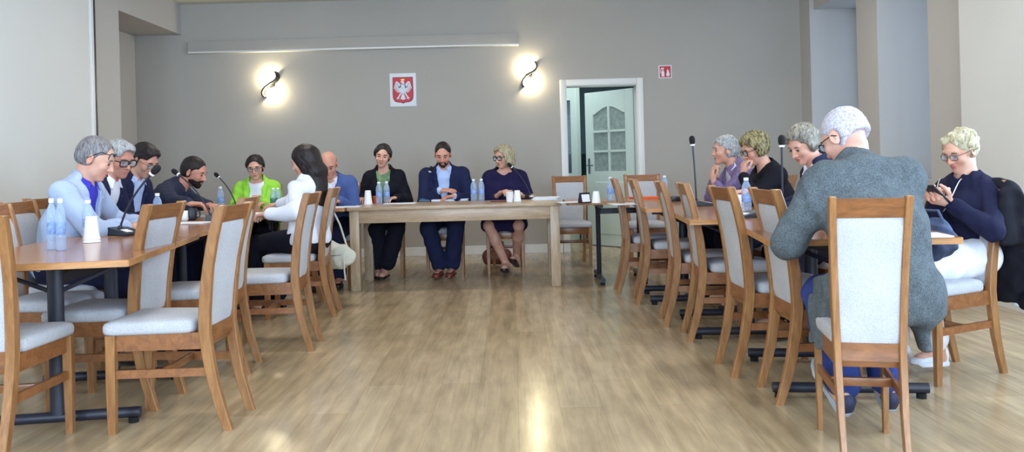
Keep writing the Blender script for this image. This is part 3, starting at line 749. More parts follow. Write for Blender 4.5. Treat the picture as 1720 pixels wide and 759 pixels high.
# ================================================================== PEOPLE: implicit surfaces turned into one continuous mesh each
V3 = lambda *a: np.array(a, dtype=np.float64)
def nrm(v): 
    v = np.asarray(v, float); return v/max(np.linalg.norm(v),1e-9)
class Cap:
    def __init__(s, a, b, ra, rb): s.a, s.b, s.ra, s.rb = V3(*a), V3(*b), ra, rb
    def bb(s, p): r = max(s.ra,s.rb)+p; return np.minimum(s.a,s.b)-r, np.maximum(s.a,s.b)+r
    def ev(s, X, Y, Z, inf):
        ab = s.b-s.a; L = max(ab@ab,1e-12)
        dx, dy, dz = X-s.a[0], Y-s.a[1], Z-s.a[2]
        t = np.clip((dx*ab[0]+dy*ab[1]+dz*ab[2])/L, 0, 1)
        return np.sqrt((dx-t*ab[0])**2+(dy-t*ab[1])**2+(dz-t*ab[2])**2) - (s.ra+(s.rb-s.ra)*t) - inf
class ECap:                       # elliptical capsule: rs along 'side', rf along the third axis
    def __init__(s, a, b, side, ra, rb):
        s.a, s.b = V3(*a), V3(*b); s.ra, s.rb = ra, rb
        s.ax = nrm(s.b-s.a); sd = V3(*side); s.s = nrm(sd-(sd@s.ax)*s.ax); s.f = np.cross(s.ax, s.s)
    def bb(s, p): r = max(s.ra+s.rb)+p; return np.minimum(s.a,s.b)-r, np.maximum(s.a,s.b)+r
    def ev(s, X, Y, Z, inf):
        ab = s.b-s.a; L = max(ab@ab,1e-12)
        dx, dy, dz = X-s.a[0], Y-s.a[1], Z-s.a[2]
        t = np.clip((dx*ab[0]+dy*ab[1]+dz*ab[2])/L, 0, 1)
        dx, dy, dz = dx-t*ab[0], dy-t*ab[1], dz-t*ab[2]
        rs = s.ra[0]+(s.rb[0]-s.ra[0])*t+inf; rf = s.ra[1]+(s.rb[1]-s.ra[1])*t+inf; rm = np.minimum(rs,rf)
        q = np.sqrt(((dx*s.s[0]+dy*s.s[1]+dz*s.s[2])/rs)**2+((dx*s.f[0]+dy*s.f[1]+dz*s.f[2])/rf)**2+((dx*s.ax[0]+dy*s.ax[1]+dz*s.ax[2])/rm)**2)
        return (q-1)*rm
class Ell:
    def __init__(s, c, rad, R=None): s.c, s.r, s.R = V3(*c), V3(*rad), (np.eye(3) if R is None else np.asarray(R,float))
    def bb(s, p): r = s.r.max()+p; return s.c-r, s.c+r
    def ev(s, X, Y, Z, inf):
        dx, dy, dz = X-s.c[0], Y-s.c[1], Z-s.c[2]; r = s.r+inf; R = s.R   # columns of R = axes
        q0 = (dx*R[0,0]+dy*R[1,0]+dz*R[2,0]); q1 = (dx*R[0,1]+dy*R[1,1]+dz*R[2,1]); q2 = (dx*R[0,2]+dy*R[1,2]+dz*R[2,2])
        k0 = np.sqrt((q0/r[0])**2+(q1/r[1])**2+(q2/r[2])**2); k1 = np.sqrt((q0/r[0]**2)**2+(q1/r[1]**2)**2+(q2/r[2]**2)**2)
        return k0*(k0-1)/np.maximum(k1,1e-6)
class Cut:                        # any region given by a function of frame coordinates (negative inside)
    def __init__(s, fn, o, R, lo, hi): s.fn, s.o, s.R, s.lo, s.hi = fn, V3(*o), np.asarray(R,float), V3(*lo), V3(*hi)
    def bb(s, p):
        cs = np.array([[x,y,z] for x in (s.lo[0],s.hi[0]) for y in (s.lo[1],s.hi[1]) for z in (s.lo[2],s.hi[2])]) @ s.R.T + s.o
        return cs.min(0), cs.max(0)
    def ev(s, X, Y, Z, inf):
        dx, dy, dz = X-s.o[0], Y-s.o[1], Z-s.o[2]; R = s.R
        return s.fn(dx*R[0,0]+dy*R[1,0]+dz*R[2,0], dx*R[0,1]+dy*R[1,1]+dz*R[2,1], dx*R[0,2]+dy*R[1,2]+dz*R[2,2])

def mesh_field(ops, h, folds=0, seed=0, fscale=1.0, post=None):
    """ops: ('u'|'s', prim, k, inflate) -> verts, quads"""
    h *= FAST
    los, his = zip(*[p.bb(inf+.03) for md,p,k,inf in ops if md=='u'])
    lo = np.min(los,0); hi = np.max(his,0); n = np.ceil((hi-lo)/h).astype(int)+1
    ax = [(lo[i]+h*np.arange(n[i])).astype(np.float32) for i in range(3)]
    Fd = np.full(n, .5, np.float32)
    for md, p, k, inf in ops:
        a, b = p.bb(max(inf,0)+k+2.5*h)
        i0 = np.clip(np.floor((a-lo)/h).astype(int),0,n); i1 = np.clip(np.ceil((b-lo)/h).astype(int)+1,0,n)
        if np.any(i1<=i0): continue
        sl = tuple(slice(i0[i],i1[i]) for i in range(3))
        X = ax[0][sl[0]][:,None,None]; Y = ax[1][sl[1]][None,:,None]; Z = ax[2][sl[2]][None,None,:]
        d = p.ev(X,Y,Z,inf).astype(np.float32); f = Fd[sl]
        d = np.broadcast_to(d, f.shape)
        if md == 'u':
            g = np.maximum(k-np.abs(f-d),0)/k; Fd[sl] = np.minimum(f,d)-g*g*k*.25
        elif md == 'b':
            Fd[sl] = np.minimum(f, np.maximum(f-inf, d))
        else:
            d = -d; g = np.maximum(k-np.abs(f-d),0)/k; Fd[sl] = np.maximum(f,d)+g*g*k*.25
    if folds:
        rs = np.random.RandomState(seed); near = np.abs(Fd) < .03
        I = np.nonzero(near); P = np.stack([ax[i][I[i]] for i in range(3)],1)
        acc = np.zeros(len(P), np.float32)
        for o in range(5):
            kv = rs.normal(size=3)*np.array([1,1,.8])*rs.uniform(16,46)*fscale; ph = rs.uniform(0,6.3)
            w2 = rs.normal(size=3)*12*fscale
            acc += np.sin(P@kv + ph + 1.3*np.sin(P@w2+ph*2)).astype(np.float32)
        Fd[I] += acc*(folds/2.4)
    # surface nets
    ins = Fd < 0
    c = np.zeros(tuple(n-1), np.int8)
    for i in (0,1):
        for j in (0,1):
            for k in (0,1): c += ins[i:n[0]-1+i, j:n[1]-1+j, k:n[2]-1+k]
    act = (c>0)&(c<8); I = np.nonzero(act); m = len(I[0])
    idx = np.full(tuple(n-1), -1, np.int32); idx[I] = np.arange(m)
    base = np.stack(I,1).astype(np.float32); sm = np.zeros((m,3),np.float32); ct = np.zeros(m,np.float32)
    cor = [(i,j,k) for i in (0,1) for j in (0,1) for k in (0,1)]
    vals = {q: Fd[I[0]+q[0], I[1]+q[1], I[2]+q[2]] for q in cor}
    for q in cor:
        for axx in range(3):
            if q[axx]==0:
                r = list(q); r[axx]=1; r=tuple(r); va, vb = vals[q], vals[r]; cross = (va<0)!=(vb<0)
                t = np.where(cross, va/np.where(cross, va-vb, 1), 0)
                pt = np.tile(np.array(q,np.float32),(m,1)); pt[:,axx]=t
                sm += pt*cross[:,None]; ct += cross
    verts = lo + (base + sm/np.maximum(ct,1)[:,None])*h
    quads = []
    for axx in range(3):
        o1, o2 = (axx+1)%3, (axx+2)%3
        s0 = [slice(1,-1)]*3; s0[axx]=slice(0,-1); s1=list(s0); s1[axx]=slice(1,None)
        A, B = ins[tuple(s0)], ins[tuple(s1)]
        for fl, mask in ((0, A&~B), (1, ~A&B)):
            J = list(np.nonzero(mask)); off=[1,1,1]; off[axx]=0
            J = [J[i]+off[i] for i in range(3)]
            def g(d1,d2):
                K = [J[0].copy(),J[1].copy(),J[2].copy()]; K[o1]=K[o1]-d1; K[o2]=K[o2]-d2
                return idx[K[0],K[1],K[2]]
            q = np.stack([g(0,0),g(1,0),g(1,1),g(0,1)],1)
            if fl: q = q[:,::-1]
            quads.append(q)
    quads = np.concatenate(quads); quads = quads[(quads>=0).all(1)]
    return verts, quads
def np_mesh(name, verts, quads, mat, parent, smooth_iter=1):
    # one light pass of smoothing evens out the grid
    if smooth_iter and len(quads):
        for _ in range(smooth_iter):
            acc = np.zeros_like(verts); ct = np.zeros(len(verts))
            for a,b in ((0,1),(1,2),(2,3),(3,0)):
                np.add.at(acc, quads[:,a], verts[quads[:,b]]); np.add.at(ct, quads[:,a], 1)
                np.add.at(acc, quads[:,b], verts[quads[:,a]]); np.add.at(ct, quads[:,b], 1)
            verts = verts*.55 + .45*acc/np.maximum(ct,1)[:,None]
    me = bpy.data.meshes.new(name); nq = len(quads)
    me.vertices.add(len(verts)); me.vertices.foreach_set('co', verts.astype(np.float32).ravel())
    me.loops.add(nq*4); me.loops.foreach_set('vertex_index', quads.astype(np.int32).ravel())
    me.polygons.add(nq); me.polygons.foreach_set('loop_start', np.arange(0,nq*4,4,dtype=np.int32))
    me.polygons.foreach_set('use_smooth', np.ones(nq,bool))
    me.update(calc_edges=True); me.validate()
    me.materials.append(mat)
    return link(bpy.data.objects.new(name, me), parent)
def keep_main(verts, quads, min_share=.02):
    return verts, quads

def rotm(ax, a):
    c, s = math.cos(a), math.sin(a)
    return np.array({'x':[[1,0,0],[0,c,-s],[0,s,c]],'y':[[c,0,s],[0,1,0],[-s,0,c]],'z':[[c,-s,0],[s,c,0],[0,0,1]]}[ax])

SKIN = {'a': skinmat('light skin', srgb(214,170,150)), 'b': skinmat('fair skin', srgb(220,180,164)), 'c': skinmat('ruddy skin', srgb(204,152,132))}
EYE_W = plain('eye white', srgb(210,205,205), .3); EYE_D = plain('dark iris', srgb(40,30,28), .3); LIP = {'f': plain('lips rose', srgb(176,96,96), .5), 'm': plain('lips', srgb(176,118,106), .55)}
FRAME = plain('dark spectacle frame', srgb(22,18,24), .35); METALF = plain('thin metal spectacle frame', srgb(120,112,108), .3, metal=.7)
LENS = clear('spectacle lens', srgb(210,220,230), .93, .05)

class Person:
    def __init__(s, label, face, head_px, Y, sex='m', ts=None, lean=10, curl=8, pitch=15, yaw=0, roll=0, skin='a', hs=None, sw=None, girth=1.0, X=None, seat=.485, vox=.0045, twist=0, group=None, nlen=.145):
        s.sex = sex; s.lean, s.curl = math.radians(lean), math.radians(curl); s.hs = hs or (1.0 if sex=='m' else .95)
        s.sw = sw or (.172 if sex=='m' else .150); s.g = girth; s.vox = vox; s.skin = SKIN[skin]; s.nl = nlen
        s.pitch, s.yaw, s.roll = map(math.radians, (pitch, yaw, roll)); s.hz = seat+.082
        s.a = math.radians(face); s.rz = s.a-PI/2; s.ts = ts or 1.0
        b = Vector((0,Y,0)); b.x = (head_px[0]-860)/F_PX*Y if X is None else X
        for _ in range(8):
            hw = s.local_to_world(s.head_center(), b); t = at_y(head_px[0], head_px[1], hw.y)
            if X is None: b.x += t.x-hw.x
            if ts is None: s.ts = min(1.16, max(.84, s.ts + (t.z-hw.z)/.62))
        s.base = b
        s.root = thing('person', label, 'person', (b.x,b.y,0), s.rz, group)
        s.build_skeleton()
    def local_to_world(s, p, b=None):
        b = s.base if b is None else b; c, q = math.cos(s.rz), math.sin(s.rz)
        return Vector((b.x+p[0]*c-p[1]*q, b.y+p[0]*q+p[1]*c, p[2]))
    def to_local(s, w):
        c, q = math.cos(s.rz), math.sin(s.rz); x, y = w[0]-s.base.x, w[1]-s.base.y
        return V3(x*c+y*q, -x*q+y*c, w[2])
    def tp(s, p):                        # torso rest point -> leaned
        x, y, z = p; z = s.hz+(z-.567)*s.ts
        zc = s.hz+.22*s.ts
        def rot(y, z, y0, z0, a): return y0+(y-y0)*math.cos(a)+(z-z0)*math.sin(a), z0-(y-y0)*math.sin(a)+(z-z0)*math.cos(a)
        if z > zc: 
            f = min(1,(z-zc)/.12); y, z = rot(y, z, 0, zc, s.curl*f)
        f = min(1, max(0,(z-s.hz+.02)/.10)); y, z = rot(y, z, 0, s.hz, s.lean*f)
        return V3(x, y, z)
    def head_center(s):
        nb = s.tp((0,-.005,1.045)); a = (s.lean+s.curl)*.75+.12+s.pitch*.25
        return nb + V3(0, math.sin(a), math.cos(a))*s.nl
    def build_skeleton(s):
        s.hc = s.head_center(); s.HR = rotm('z', s.yaw) @ rotm('x', -s.pitch) @ rotm('y', s.roll)
        s.tl = s.lean+s.curl; s.TR = rotm('x', -s.tl)          # chest frame
        s.nb = s.tp((0,-.005,1.045))
        s.sh = {k: s.tp((k*s.sw,-.01,.970)) for k in (1,-1)}   # +1 right, -1 left
        s.hip = {k: V3(k*.088, .0, s.hz) for k in (1,-1)}
        s.knee = {k: V3(k*.115, .43, .50) for k in (1,-1)}; s.ank = {k: V3(k*.115,.40,.105) for k in (1,-1)}
        s.fyaw = {1:-8, -1:8}; s.fpitch = {1:0,-1:0}
        s.arm = {}
    def h(s, *p): return s.hc + s.HR @ (V3(*p)*s.hs)
    def hE(s, c, r): return Ell(s.h(*c), V3(*r)*s.hs, s.HR)
    def hC(s, a, b, ra, rb): return Cap(s.h(*a), s.h(*b), ra*s.hs, rb*s.hs)
    def set_arm(s, k, wrist, pole=None, d=None, n=(0,0,-1), curl=(25,25,20), thumb=0, world=True):
        w = s.to_local(wrist) if world else V3(*wrist)
        S = s.sh[k]; l1, l2 = .285*(1 if s.sex=='m' else .93), .245*(1 if s.sex=='m' else .93)
        v = w-S; L = np.linalg.norm(v); mx = (l1+l2)*.985
        if L > mx: w = S+v*(mx/L); L = mx; v = w-S
        pole = V3(*(pole if pole is not None else (k*.4,-.35,-1)))
        u = v/L; a = (l1*l1-l2*l2+L*L)/(2*L); hh = math.sqrt(max(l1*l1-a*a,0)); pp = nrm(pole-(pole@u)*u)
        E = S+u*a+pp*hh
        dd = nrm(w-E) if d is None else nrm(V3(*d)); nn = V3(*n); nn = nrm(nn-(nn@dd)*dd)
        s.arm[k] = (S, E, w, dd, nn, curl, thumb)
    def set_leg(s, k, knee, ankle, fyaw=None, fpitch=0):
        s.knee[k], s.ank[k] = V3(*knee), V3(*ankle); s.fpitch[k]=fpitch
        if fyaw is not None: s.fyaw[k]=fyaw
    # ---- primitive sets
    def torso(s, inf=0, big=0):
        g = s.g; T = s.tp; f = s.sex=='f'; o=[]
        ws = (.132 if f else .148)*g; wf = (.095 if f else .108)*g*(1.06 if g>1 else 1)
        o.append(('u', Ell(V3(0,-.005,s.hz+.01), ((.172 if f else .162)*min(g,1.12), .122*min(g,1.1), .105)), .05, inf))
        o.append(('u', ECap(T((0,.0,.60)), T((0,.012*g,.77)), (1,0,0), (ws*1.02,wf*1.04), (ws,wf)), .06, inf))
        o.append(('u', ECap(T((0,.008,.80)), T((0,-.004,.955)), (1,0,0), ((.146 if f else .160)*g,.104*g), ((.14 if f else .158)*min(g,1.1),.088)), .06, inf))
        o.append(('u', Cap(s.tp((-s.sw*.86,-.014,.976)), s.tp((s.sw*.86,-.014,.976)), .043, .043), .05, inf))
        o.append(('u', ECap(T((0,-.02,.985)), T((0,-.008,1.055)), (1,0,0), (.115,.062), (.06,.055)), .05, inf))
        if f:
            for k in (1,-1): o.append(('u', Ell(T((k*.072,.083,.872)), (.066,.056,.062)), .04, inf))
        return o
    def arms(s, inf=0, big=0, fore=1.0, only=None, hand=True, k=.03):
        o=[]; m = 1 if s.sex=='m' else .86
        for q,(S,E,w,dd,nn,curl,th) in s.arm.items():
            o.append(('u', Cap(S,E,.047*m+big,.040*m+big), k, inf))
            if fore>0: o.append(('u', Cap(E, E+(w-E)*fore, .040*m+big, (.040+(.027-.040)*fore)*m+big*.7), .02, inf))
        return o
    def hands(s):
        o=[]; hsx = 1.0 if s.sex=='m' else .92
        for q,(S,E,w,dd,nn,curl,th) in s.arm.items():
            side = np.cross(dd,nn)*q
            o.append(('u', ECap(w-dd*.01, w+dd*.082*hsx, side, (.029*hsx,.021*hsx), (.041*hsx,.0155*hsx)), .015, 0))
            for off, ln, spread in ((.031,.074,.12),(.0105,.083,.03),(-.0105,.077,-.05),(-.0305,.060,-.14)):
                p = w + dd*.086*hsx + side*off*hsx; ang = 0; dl = nrm(dd+side*spread)
                for seg, (fr, r0, r1) in enumerate(((.46,.0094,.0088),(.30,.0088,.008),(.24,.008,.0072))):
                    ang += math.radians(curl[seg]); v = dl*math.cos(ang)+nn*math.sin(ang); p2 = p+v*ln*fr*hsx*1.02
                    o.append(('u', Cap(p,p2,r0*hsx,r1*hsx), .004, 0)); p = p2
            p = w+dd*.022*hsx+side*.026*hsx
            for (vs,vd,vn,ln,r0,r1) in ((.75,.62,.25+th*.3,.044,.0145,.0115),(.35,.9,.25+th*.5,.034,.0112,.0098),(.10,.95,.2+th*.6,.028,.0098,.0082)):
                v = nrm(side*vs+dd*vd+nn*vn); p2 = p+v*ln*hsx; o.append(('u', Cap(p,p2,r0*hsx,r1*hsx), .006, 0)); p=p2
        return o
    def legs(s, inf=0, big=0, shin=1.0, k=.04, flare=0):
        o=[]; m = (1 if s.sex=='m' else .97)
        for q in (1,-1):
            H,K,A = s.hip[q], s.knee[q], s.ank[q]
            o.append(('u', Cap(H,K,.086*m+big,.058*m+big), k, inf))
            if shin>0:
                mid = K+(A-K)*.35; bk = nrm(np.cross(A-K, V3(1,0,0)))
                e = K+(A-K)*shin
                o.append(('u', Cap(K,mid,.056*m+big,.056*m+big), .02, inf)); o.append(('u', Cap(mid,e,.056*m+big,(.056+(.036-.056)*shin)*m+big+flare), .02, inf))
        return o
    def feet(s):
        o=[]
        for q in (1,-1):
            Mx = s.footM(q); A = s.ank[q]
            t = lambda x,y,z: np.array(Mx @ Vector((x,y,z)))
            o.append(('u', Cap(A, t(0,.0,.055), .035,.034), .02, 0)); o.append(('u', Cap(t(0,-.03,.04), t(0,.12,.032), .030,.024), .03, 0)); o.append(('u', Cap(t(0,.02,.06), t(0,.12,.03), .03,.022), .03, 0))
        return o
    def footM(s, q):                     # foot frame: origin on the sole under the ankle
        R = Matrix.Rotation(math.radians(s.fyaw[q]),4,'Z') @ Matrix.Rotation(math.radians(-s.fpitch[q]),4,'X')
        return Matrix.Translation(Vector(s.ank[q])) @ R @ Matrix.Translation((0,0,-.09))
    def head(s):
        o=[]; E,Cc = s.hE, s.hC; f = s.sex=='f'
        o += [('u', Cap(s.nb+V3(0,-.005,-.03), s.h(0,-.022,-.055), .056 if not f else .048, .054 if not f else .046), .03, 0)]
        o += [('u', E((0,-.012,.032),(.076,.096,.084)), .02, 0), ('u', E((0,.040,-.012),(.060,.052,.074)), .03, 0),
              ('u', E((0,.028,-.058),(.056 if not f else .051,.060,.056)), .025, 0), ('u', E((0,.070,-.097),(.022,.020,.018)), .025, 0)]
        o += [('u', Cc((-.036,.078,.026),(.036,.078,.026),.0125,.0125), .015, 0)]
        for k in (1,-1):
            o += [('s', E((k*.032,.102,.004),(.019,.017,.013)), .014, 0), ('u', E((k*.040,.066,-.026),(.022,.020,.020)), .02, 0),
                  ('u', E((k*.032,.075,.002),(.0125,.009,.0105)), .006, 0)]
        o += [('u', Cc((0,.088,.012),(0,.110,-.030),.0085,.0125), .009, 0), ('u', Cc((-.013,.098,-.034),(.013,.098,-.034),.0085,.0085), .006, 0),
              ('s', E((0,.106,-.064),(.026,.010,.0035)), .006, 0), ('u', E((0,.088,-.055),(.022,.010,.0065)), .007,0), ('u', E((0,.087,-.072),(.019,.010,.007)), .007,0)]
        for k in (1,-1):
            R = s.HR @ rotm('z', -k*.45)
            o += [('u', Ell(s.h(k*.078,-.006,-.008), V3(.009,.021,.033)*s.hs, R), .006, 0), ('s', Ell(s.h(k*.086,-.002,-.006), V3(.006,.010,.018)*s.hs, R), .006, 0)]
        return o
    def body(s):
        ops = s.torso(-.010) + s.arms(-.003, k=.02) + s.legs() + s.feet() + s.head() + s.hands()
        v, q = mesh_field(ops, s.vox); o = np_mesh('body', v, q, s.skin, s.root); return o
    # ---- garments
    def chest_cut_v(s, depth, w, top=1.08):
        zb = .96-depth; T = s.tp((0,0,zb)); R = s.TR
        return ('s', Cut(lambda x,y,z: np.maximum(np.maximum(np.abs(x)-(z*w/depth+.004), -y+.0), -z)*.8, T, R, (-.3,-.02,-.02), (.3,.4,depth+.30)), .006, 0)
    def neck_cut(s, r, fwd=.02, drop=.0):
        a = s.nb; return ('s', Cap(a+s.TR@V3(0,fwd*.3,-.012-drop), a+s.TR@V3(0,fwd,.25), r, r*1.25), .008, 0)
    def below_cut(s, z):                 # remove everything lower than z
        return ('s', Cut(lambda x,y,zz: zz-z, (0,0,0), np.eye(3), (-.7,-.7,-.2), (.7,.9,z+.01)), .006, 0)
    def garment(s, name, mat, inf=.016, big=0, sleeve=.96, neck='crew', depth=.2, vw=.07, hem=None, folds=.004, lap=False, collar=False, arms=True, vox=.006, seed=None, torso=True, nr=.062, extra=(), label=None, drop=0, ak=.03):
        ops = list(s.torso(inf, big)) if torso else []
        if arms and s.arm: ops += s.arms(inf, big, max(sleeve,0), k=ak)
        ops += list(extra)
        if neck == 'v':
            if lap:
                def band(x,y,z):
                    ax_ = np.abs(x); e = z*vw/depth; wl = .012+.040*np.clip(z/depth,0,1)
                    notch = np.where((z > depth*.66)&(z < depth*.72)&(ax_ > e+wl*.45), .02, 0)
                    return np.maximum(np.maximum(np.maximum(e-.01-ax_, ax_-e-wl), -y), np.maximum(-z, z-depth-.04))+notch
                ops.append(('b', Cut(band, s.tp((0,0,.96-depth)), s.TR, (-.3,-.02,-.02), (.3,.4,depth+.1)), .001, .009))
            ops.append(s.chest_cut_v(depth, vw)); ops.append(s.neck_cut(nr))
        elif neck == 'crew': ops.append(s.neck_cut(nr, drop=drop))
        if lap:
            for k in (1,-1):
                P = [s.nb+s.TR@V3(k*.066,.020,-.010), s.nb+s.TR@V3(k*.060,-.020,.012), s.nb+s.TR@V3(k*.035,-.052,.020)]
                for a,b in zip(P,P[1:]): ops.append(('u', Cap(a,b,.011,.011), .008, 0))
            ops.append(('u', Cap(s.nb+s.TR@V3(.035,-.052,.020), s.nb+s.TR@V3(-.035,-.052,.020), .011,.011), .008, 0))
        if collar:
            ring=[]
            for a in np.linspace(-2.45,2.45,9):
                ring.append(s.nb+s.TR@V3(math.sin(a)*.066, .008-math.cos(a)*.060-(.0), .012+.014*math.cos(a)))
            for a,b in zip(ring,ring[1:]): ops.append(('u', Cap(a,b,.0115,.0115), .006, 0))
            for k in (1,-1):
                a = ring[0] if k<0 else ring[-1]; ops.append(('u', Cap(a, a+s.TR@V3(k*.030,.028,-.040), .009,.006), .006, 0))
        if hem is not None: ops.append(s.below_cut(hem))
        v,q = mesh_field(ops, vox, folds, seed if seed is not None else sum(map(ord,name))+int(abs(s.base.x)*100))
        o = np_mesh(name, v, q, mat, s.root)
        if label: o['label'] = label
        return o
    def trousers(s, mat, inf=.014, big=.004, shin=.93, flare=.012, folds=.004, name='trousers', vox=.006):
        ops = [('u', Ell(V3(0,-.005,s.hz+.01), (.168*min(s.g,1.12),.125*min(s.g,1.1),.11)), .05, inf), ('u', ECap(s.tp((0,0,.60)), s.tp((0,.0,.68)), (1,0,0), ((.132 if s.sex=='f' else .146)*s.g,(.092 if s.sex=='f' else .106)*s.g), ((.128 if s.sex=='f' else .144)*s.g,(.088 if s.sex=='f' else .103)*s.g)), .05, inf*.7)]
        ops += s.legs(inf, big, shin, .03, flare)
        v,q = mesh_field(ops, vox, folds, int(abs(s.base.x)*70)); return np_mesh(name, v, q, mat, s.root)
    def skirt(s, mat, inf=.018, reach=.92, folds=.003):
        ops = [('u', Ell(V3(0,-.005,s.hz+.01), (.175,.128,.11)), .05, inf)]
        K = {k: s.hip[k]+(s.knee[k]-s.hip[k])*reach for k in (1,-1)}
        for k in (1,-1): ops.append(('u', Cap(s.hip[k], K[k], .092,.066), .07, inf))
        ops.append(('u', ECap(V3(0,0,s.hz), (K[1]+K[-1])/2, (1,0,0), (.15,.085), (.15,.05)), .08, inf))
        v,q = mesh_field(ops, .006, folds, 5); return np_mesh('skirt', v, q, mat, s.root)
    def shoes(s, kind, mat, solemat=None, label=None):
        for q in (1,-1):
            Mx = s.footM(q); m = MB(); rings=[]
            L0, L1 = -.075, .185
            sc = 1 if s.sex=='m' else .9
            if kind == 'pump':
                secs = [(-.072,.022,.062),(-.05,.030,.058),(.0,.033,.030),(.05,.037,.022),(.10,.041,.030),(.14,.036,.030),(.165,.022,.022),(.175,.006,.012)]
            else:
                hgt = .098 if kind=='sneaker' else .088
                secs = [(-.078,.022,hgt*.7),(-.06,.034,hgt),(-.02,.038,hgt*1.02),(.03,.040,hgt*.86),(.08,.045,.062),(.13,.047,.05),(.165,.040,.042),(.188,.020,.028)]
            for y,w,hh in secs:
                w*=sc; y*=sc; r=[]
                for k in range(14):
                    a = 2*PI*k/14; cx, cz = math.cos(a), math.sin(a)
                    r.append((w*cx*(1 if cz<0 else .92), y, .012+max(0,(hh-.012)*.5*(1+cz)) if cz>-.6 else .012))
                rings.append(r)
            m.loft([[Mx@Vector(p) for p in r] for r in rings]); sh = m.build('shoe', mat, s.root, angle=70)
            if label: sh['label']=label
            m = MB(); top=[]; n=22; kk = .022 if kind=='sneaker' else .014
            prof = [(-.08,.018),(-.07,.030),(-.03,.036),(.02,.036),(.07,.043),(.12,.047),(.16,.042),(.185,.026),(.194,.010)]
            pl = [(w*sc,y*sc) for y,w in prof]+[(-w*sc,y*sc) for y,w in reversed(prof)]
            def zz(y, lv): return lv + (.012 if y>.15 and kind=='sneaker' else 0)
            m.loft([[Mx@Vector((x*.94,y,zz(y,0.0))) for x,y in pl],[Mx@Vector((x*1.04,y,zz(y,.004))) for x,y in pl],[Mx@Vector((x*1.03,y,zz(y,kk))) for x,y in pl]])
            if kind=='pump': m.loft([[Mx@Vector((x,y-.05,-.0)) for x,y in ((-.01,-.02),(.01,-.02),(.01,.0),(-.01,.0))],[Mx@Vector((x,y-.05,.03)) for x,y in ((-.022,-.03),(.022,-.03),(.022,.02),(-.022,.02))]])
            so = m.build('sole', solemat or mat, sh, angle=40)
            if kind in ('sneaker','lace'):
                m = MB()
                for j in range(4):
                    y = (.035+.022*j)*sc; z = (.098-.011*j) if kind=='sneaker' else (.086-.008*j)
                    m.tube([Mx@Vector((x*sc,y,z-abs(x)*.35)) for x in (-.024,-.012,0,.012,.024)], .0028, 6)
                m.build('laces', M['cupw'] if kind=='sneaker' else mat, sh)
    # ---- head fittings
    def face(s, brow, down=True, lips=True):
        H = Matrix.Translation(Vector(s.hc)) @ Matrix(s.HR.tolist()).to_4x4() @ Matrix.Scale(s.hs,4)
        for k in (1,-1):
            m = MB(); m.sphere((k*.032,.0785,.0005 if down else .002), .0128, 10, (1.08,.90,.60), H)
            m.mi = 1; m.sphere((k*.032,.0865,-.0015 if down else .001), .0070, 8, (1,.7,.95), H)
            m.tube([H@Vector((k*(.032+x), .0905-abs(x)*.33, .0062-x*x*28)) for x in (-.014,-.007,0,.007,.014)], .0026, 6)
            m.build('eye', [EYE_W, EYE_D], s.root)
            m = MB(); m.tube([H@Vector((k*(.033+x), .0945-abs(x+.004)*.36, .0235+.004*(1-(x/.018)**2))) for x in (-.018,-.009,0,.009,.018)], [.0032,.0044,.0044,.0038,.0022], 6); m.build('eyebrow', brow, s.root)
        if lips:
            m = MB(); m.sphere((0,.0925,-.0585), .0065, 8, (3.3,1,.75), H); m.sphere((0,.0915,-.0690), .0065, 8, (2.9,1,.95), H); m.build('lips', LIP[s.sex], s.root)
    def glasses(s, mat=None, r=.023, thick=.0022, up=0, label=None):
        mat = mat or FRAME; H = Matrix.Translation(Vector(s.hc)) @ Matrix(s.HR.tolist()).to_4x4() @ Matrix.Scale(s.hs,4)
        m = MB(); z0 = .001+up; yb = .106-up*.45
        for k in (1,-1):
            P=[]
            for j in range(21):
                a=2*PI*j/20; ca, sa = math.cos(a), math.sin(a); e=.55
                P.append(H@Vector((k*.033+r*1.1*math.copysign(abs(ca)**e,ca), yb-abs(k*.033+r*ca)*.14, z0+r*.82*math.copysign(abs(sa)**e,sa))))
            m.tube(P, thick*1.25, 6)
            m.tube([H@Vector(p) for p in ((k*(.033+r*1.1),yb-.012,z0+.008),(k*.079,yb-.05,z0+.008),(k*.084,.0,.006+up*.25),(k*.082,-.022,-.008+up*.0))], thick, 6)
        m.tube([H@Vector(p) for p in ((-.011,yb,z0+.006),(0,yb+.004,z0+.010),(.011,yb,z0+.006))], thick, 6)
        g = m.build('glasses', mat, s.root)
        m = MB()
        for k in (1,-1): m.loft([[H@Vector((k*.033+r*1.05*math.cos(2*PI*j/16), yb-abs(k*.033+r*math.cos(2*PI*j/16))*.14+d, z0+r*.78*math.sin(2*PI*j/16))) for j in range(16)] for d in (-.0006,.0006)])
        m.build('lens', LENS, g)
    def hair(s, style, mat, t=.010, folds=.003, vox=.0042, line=.074, fs=2.4, label=None, parts=()):
        E, Cc = s.hE, s.hC; ops=[]
        hl = {'buzz':.0,'short':.0}.get(style, 0)
        sx = .0745 if style in ('buzz','short','thick') else .077
        ops.append(('u', E((0,-.014,.036),(sx,.0955 if sx<.076 else .097,.085)), .01, t*s.hs))
        if style in ('short','buzz','thick','updo','wavy','curly','bob','long','pulled'):
            ops.append(('u', E((0,-.035,-.01),(.070,.070,.06)), .03, t*.8*s.hs))
        if style=='thick': ops.append(('u', E((0,.035,.085),(.06,.05,.030)), .03, t*.6))
        if style=='wavy':
            ops += [('u', E((0,-.02,.045),(.088,.10,.082)), .02, t), ('u', E((0,.03,.075),(.074,.062,.045)), .02, t*.6)]
            for k in (1,-1): ops.append(('u', E((k*.066,-.012,-.005),(.026,.055,.05)), .02, t))
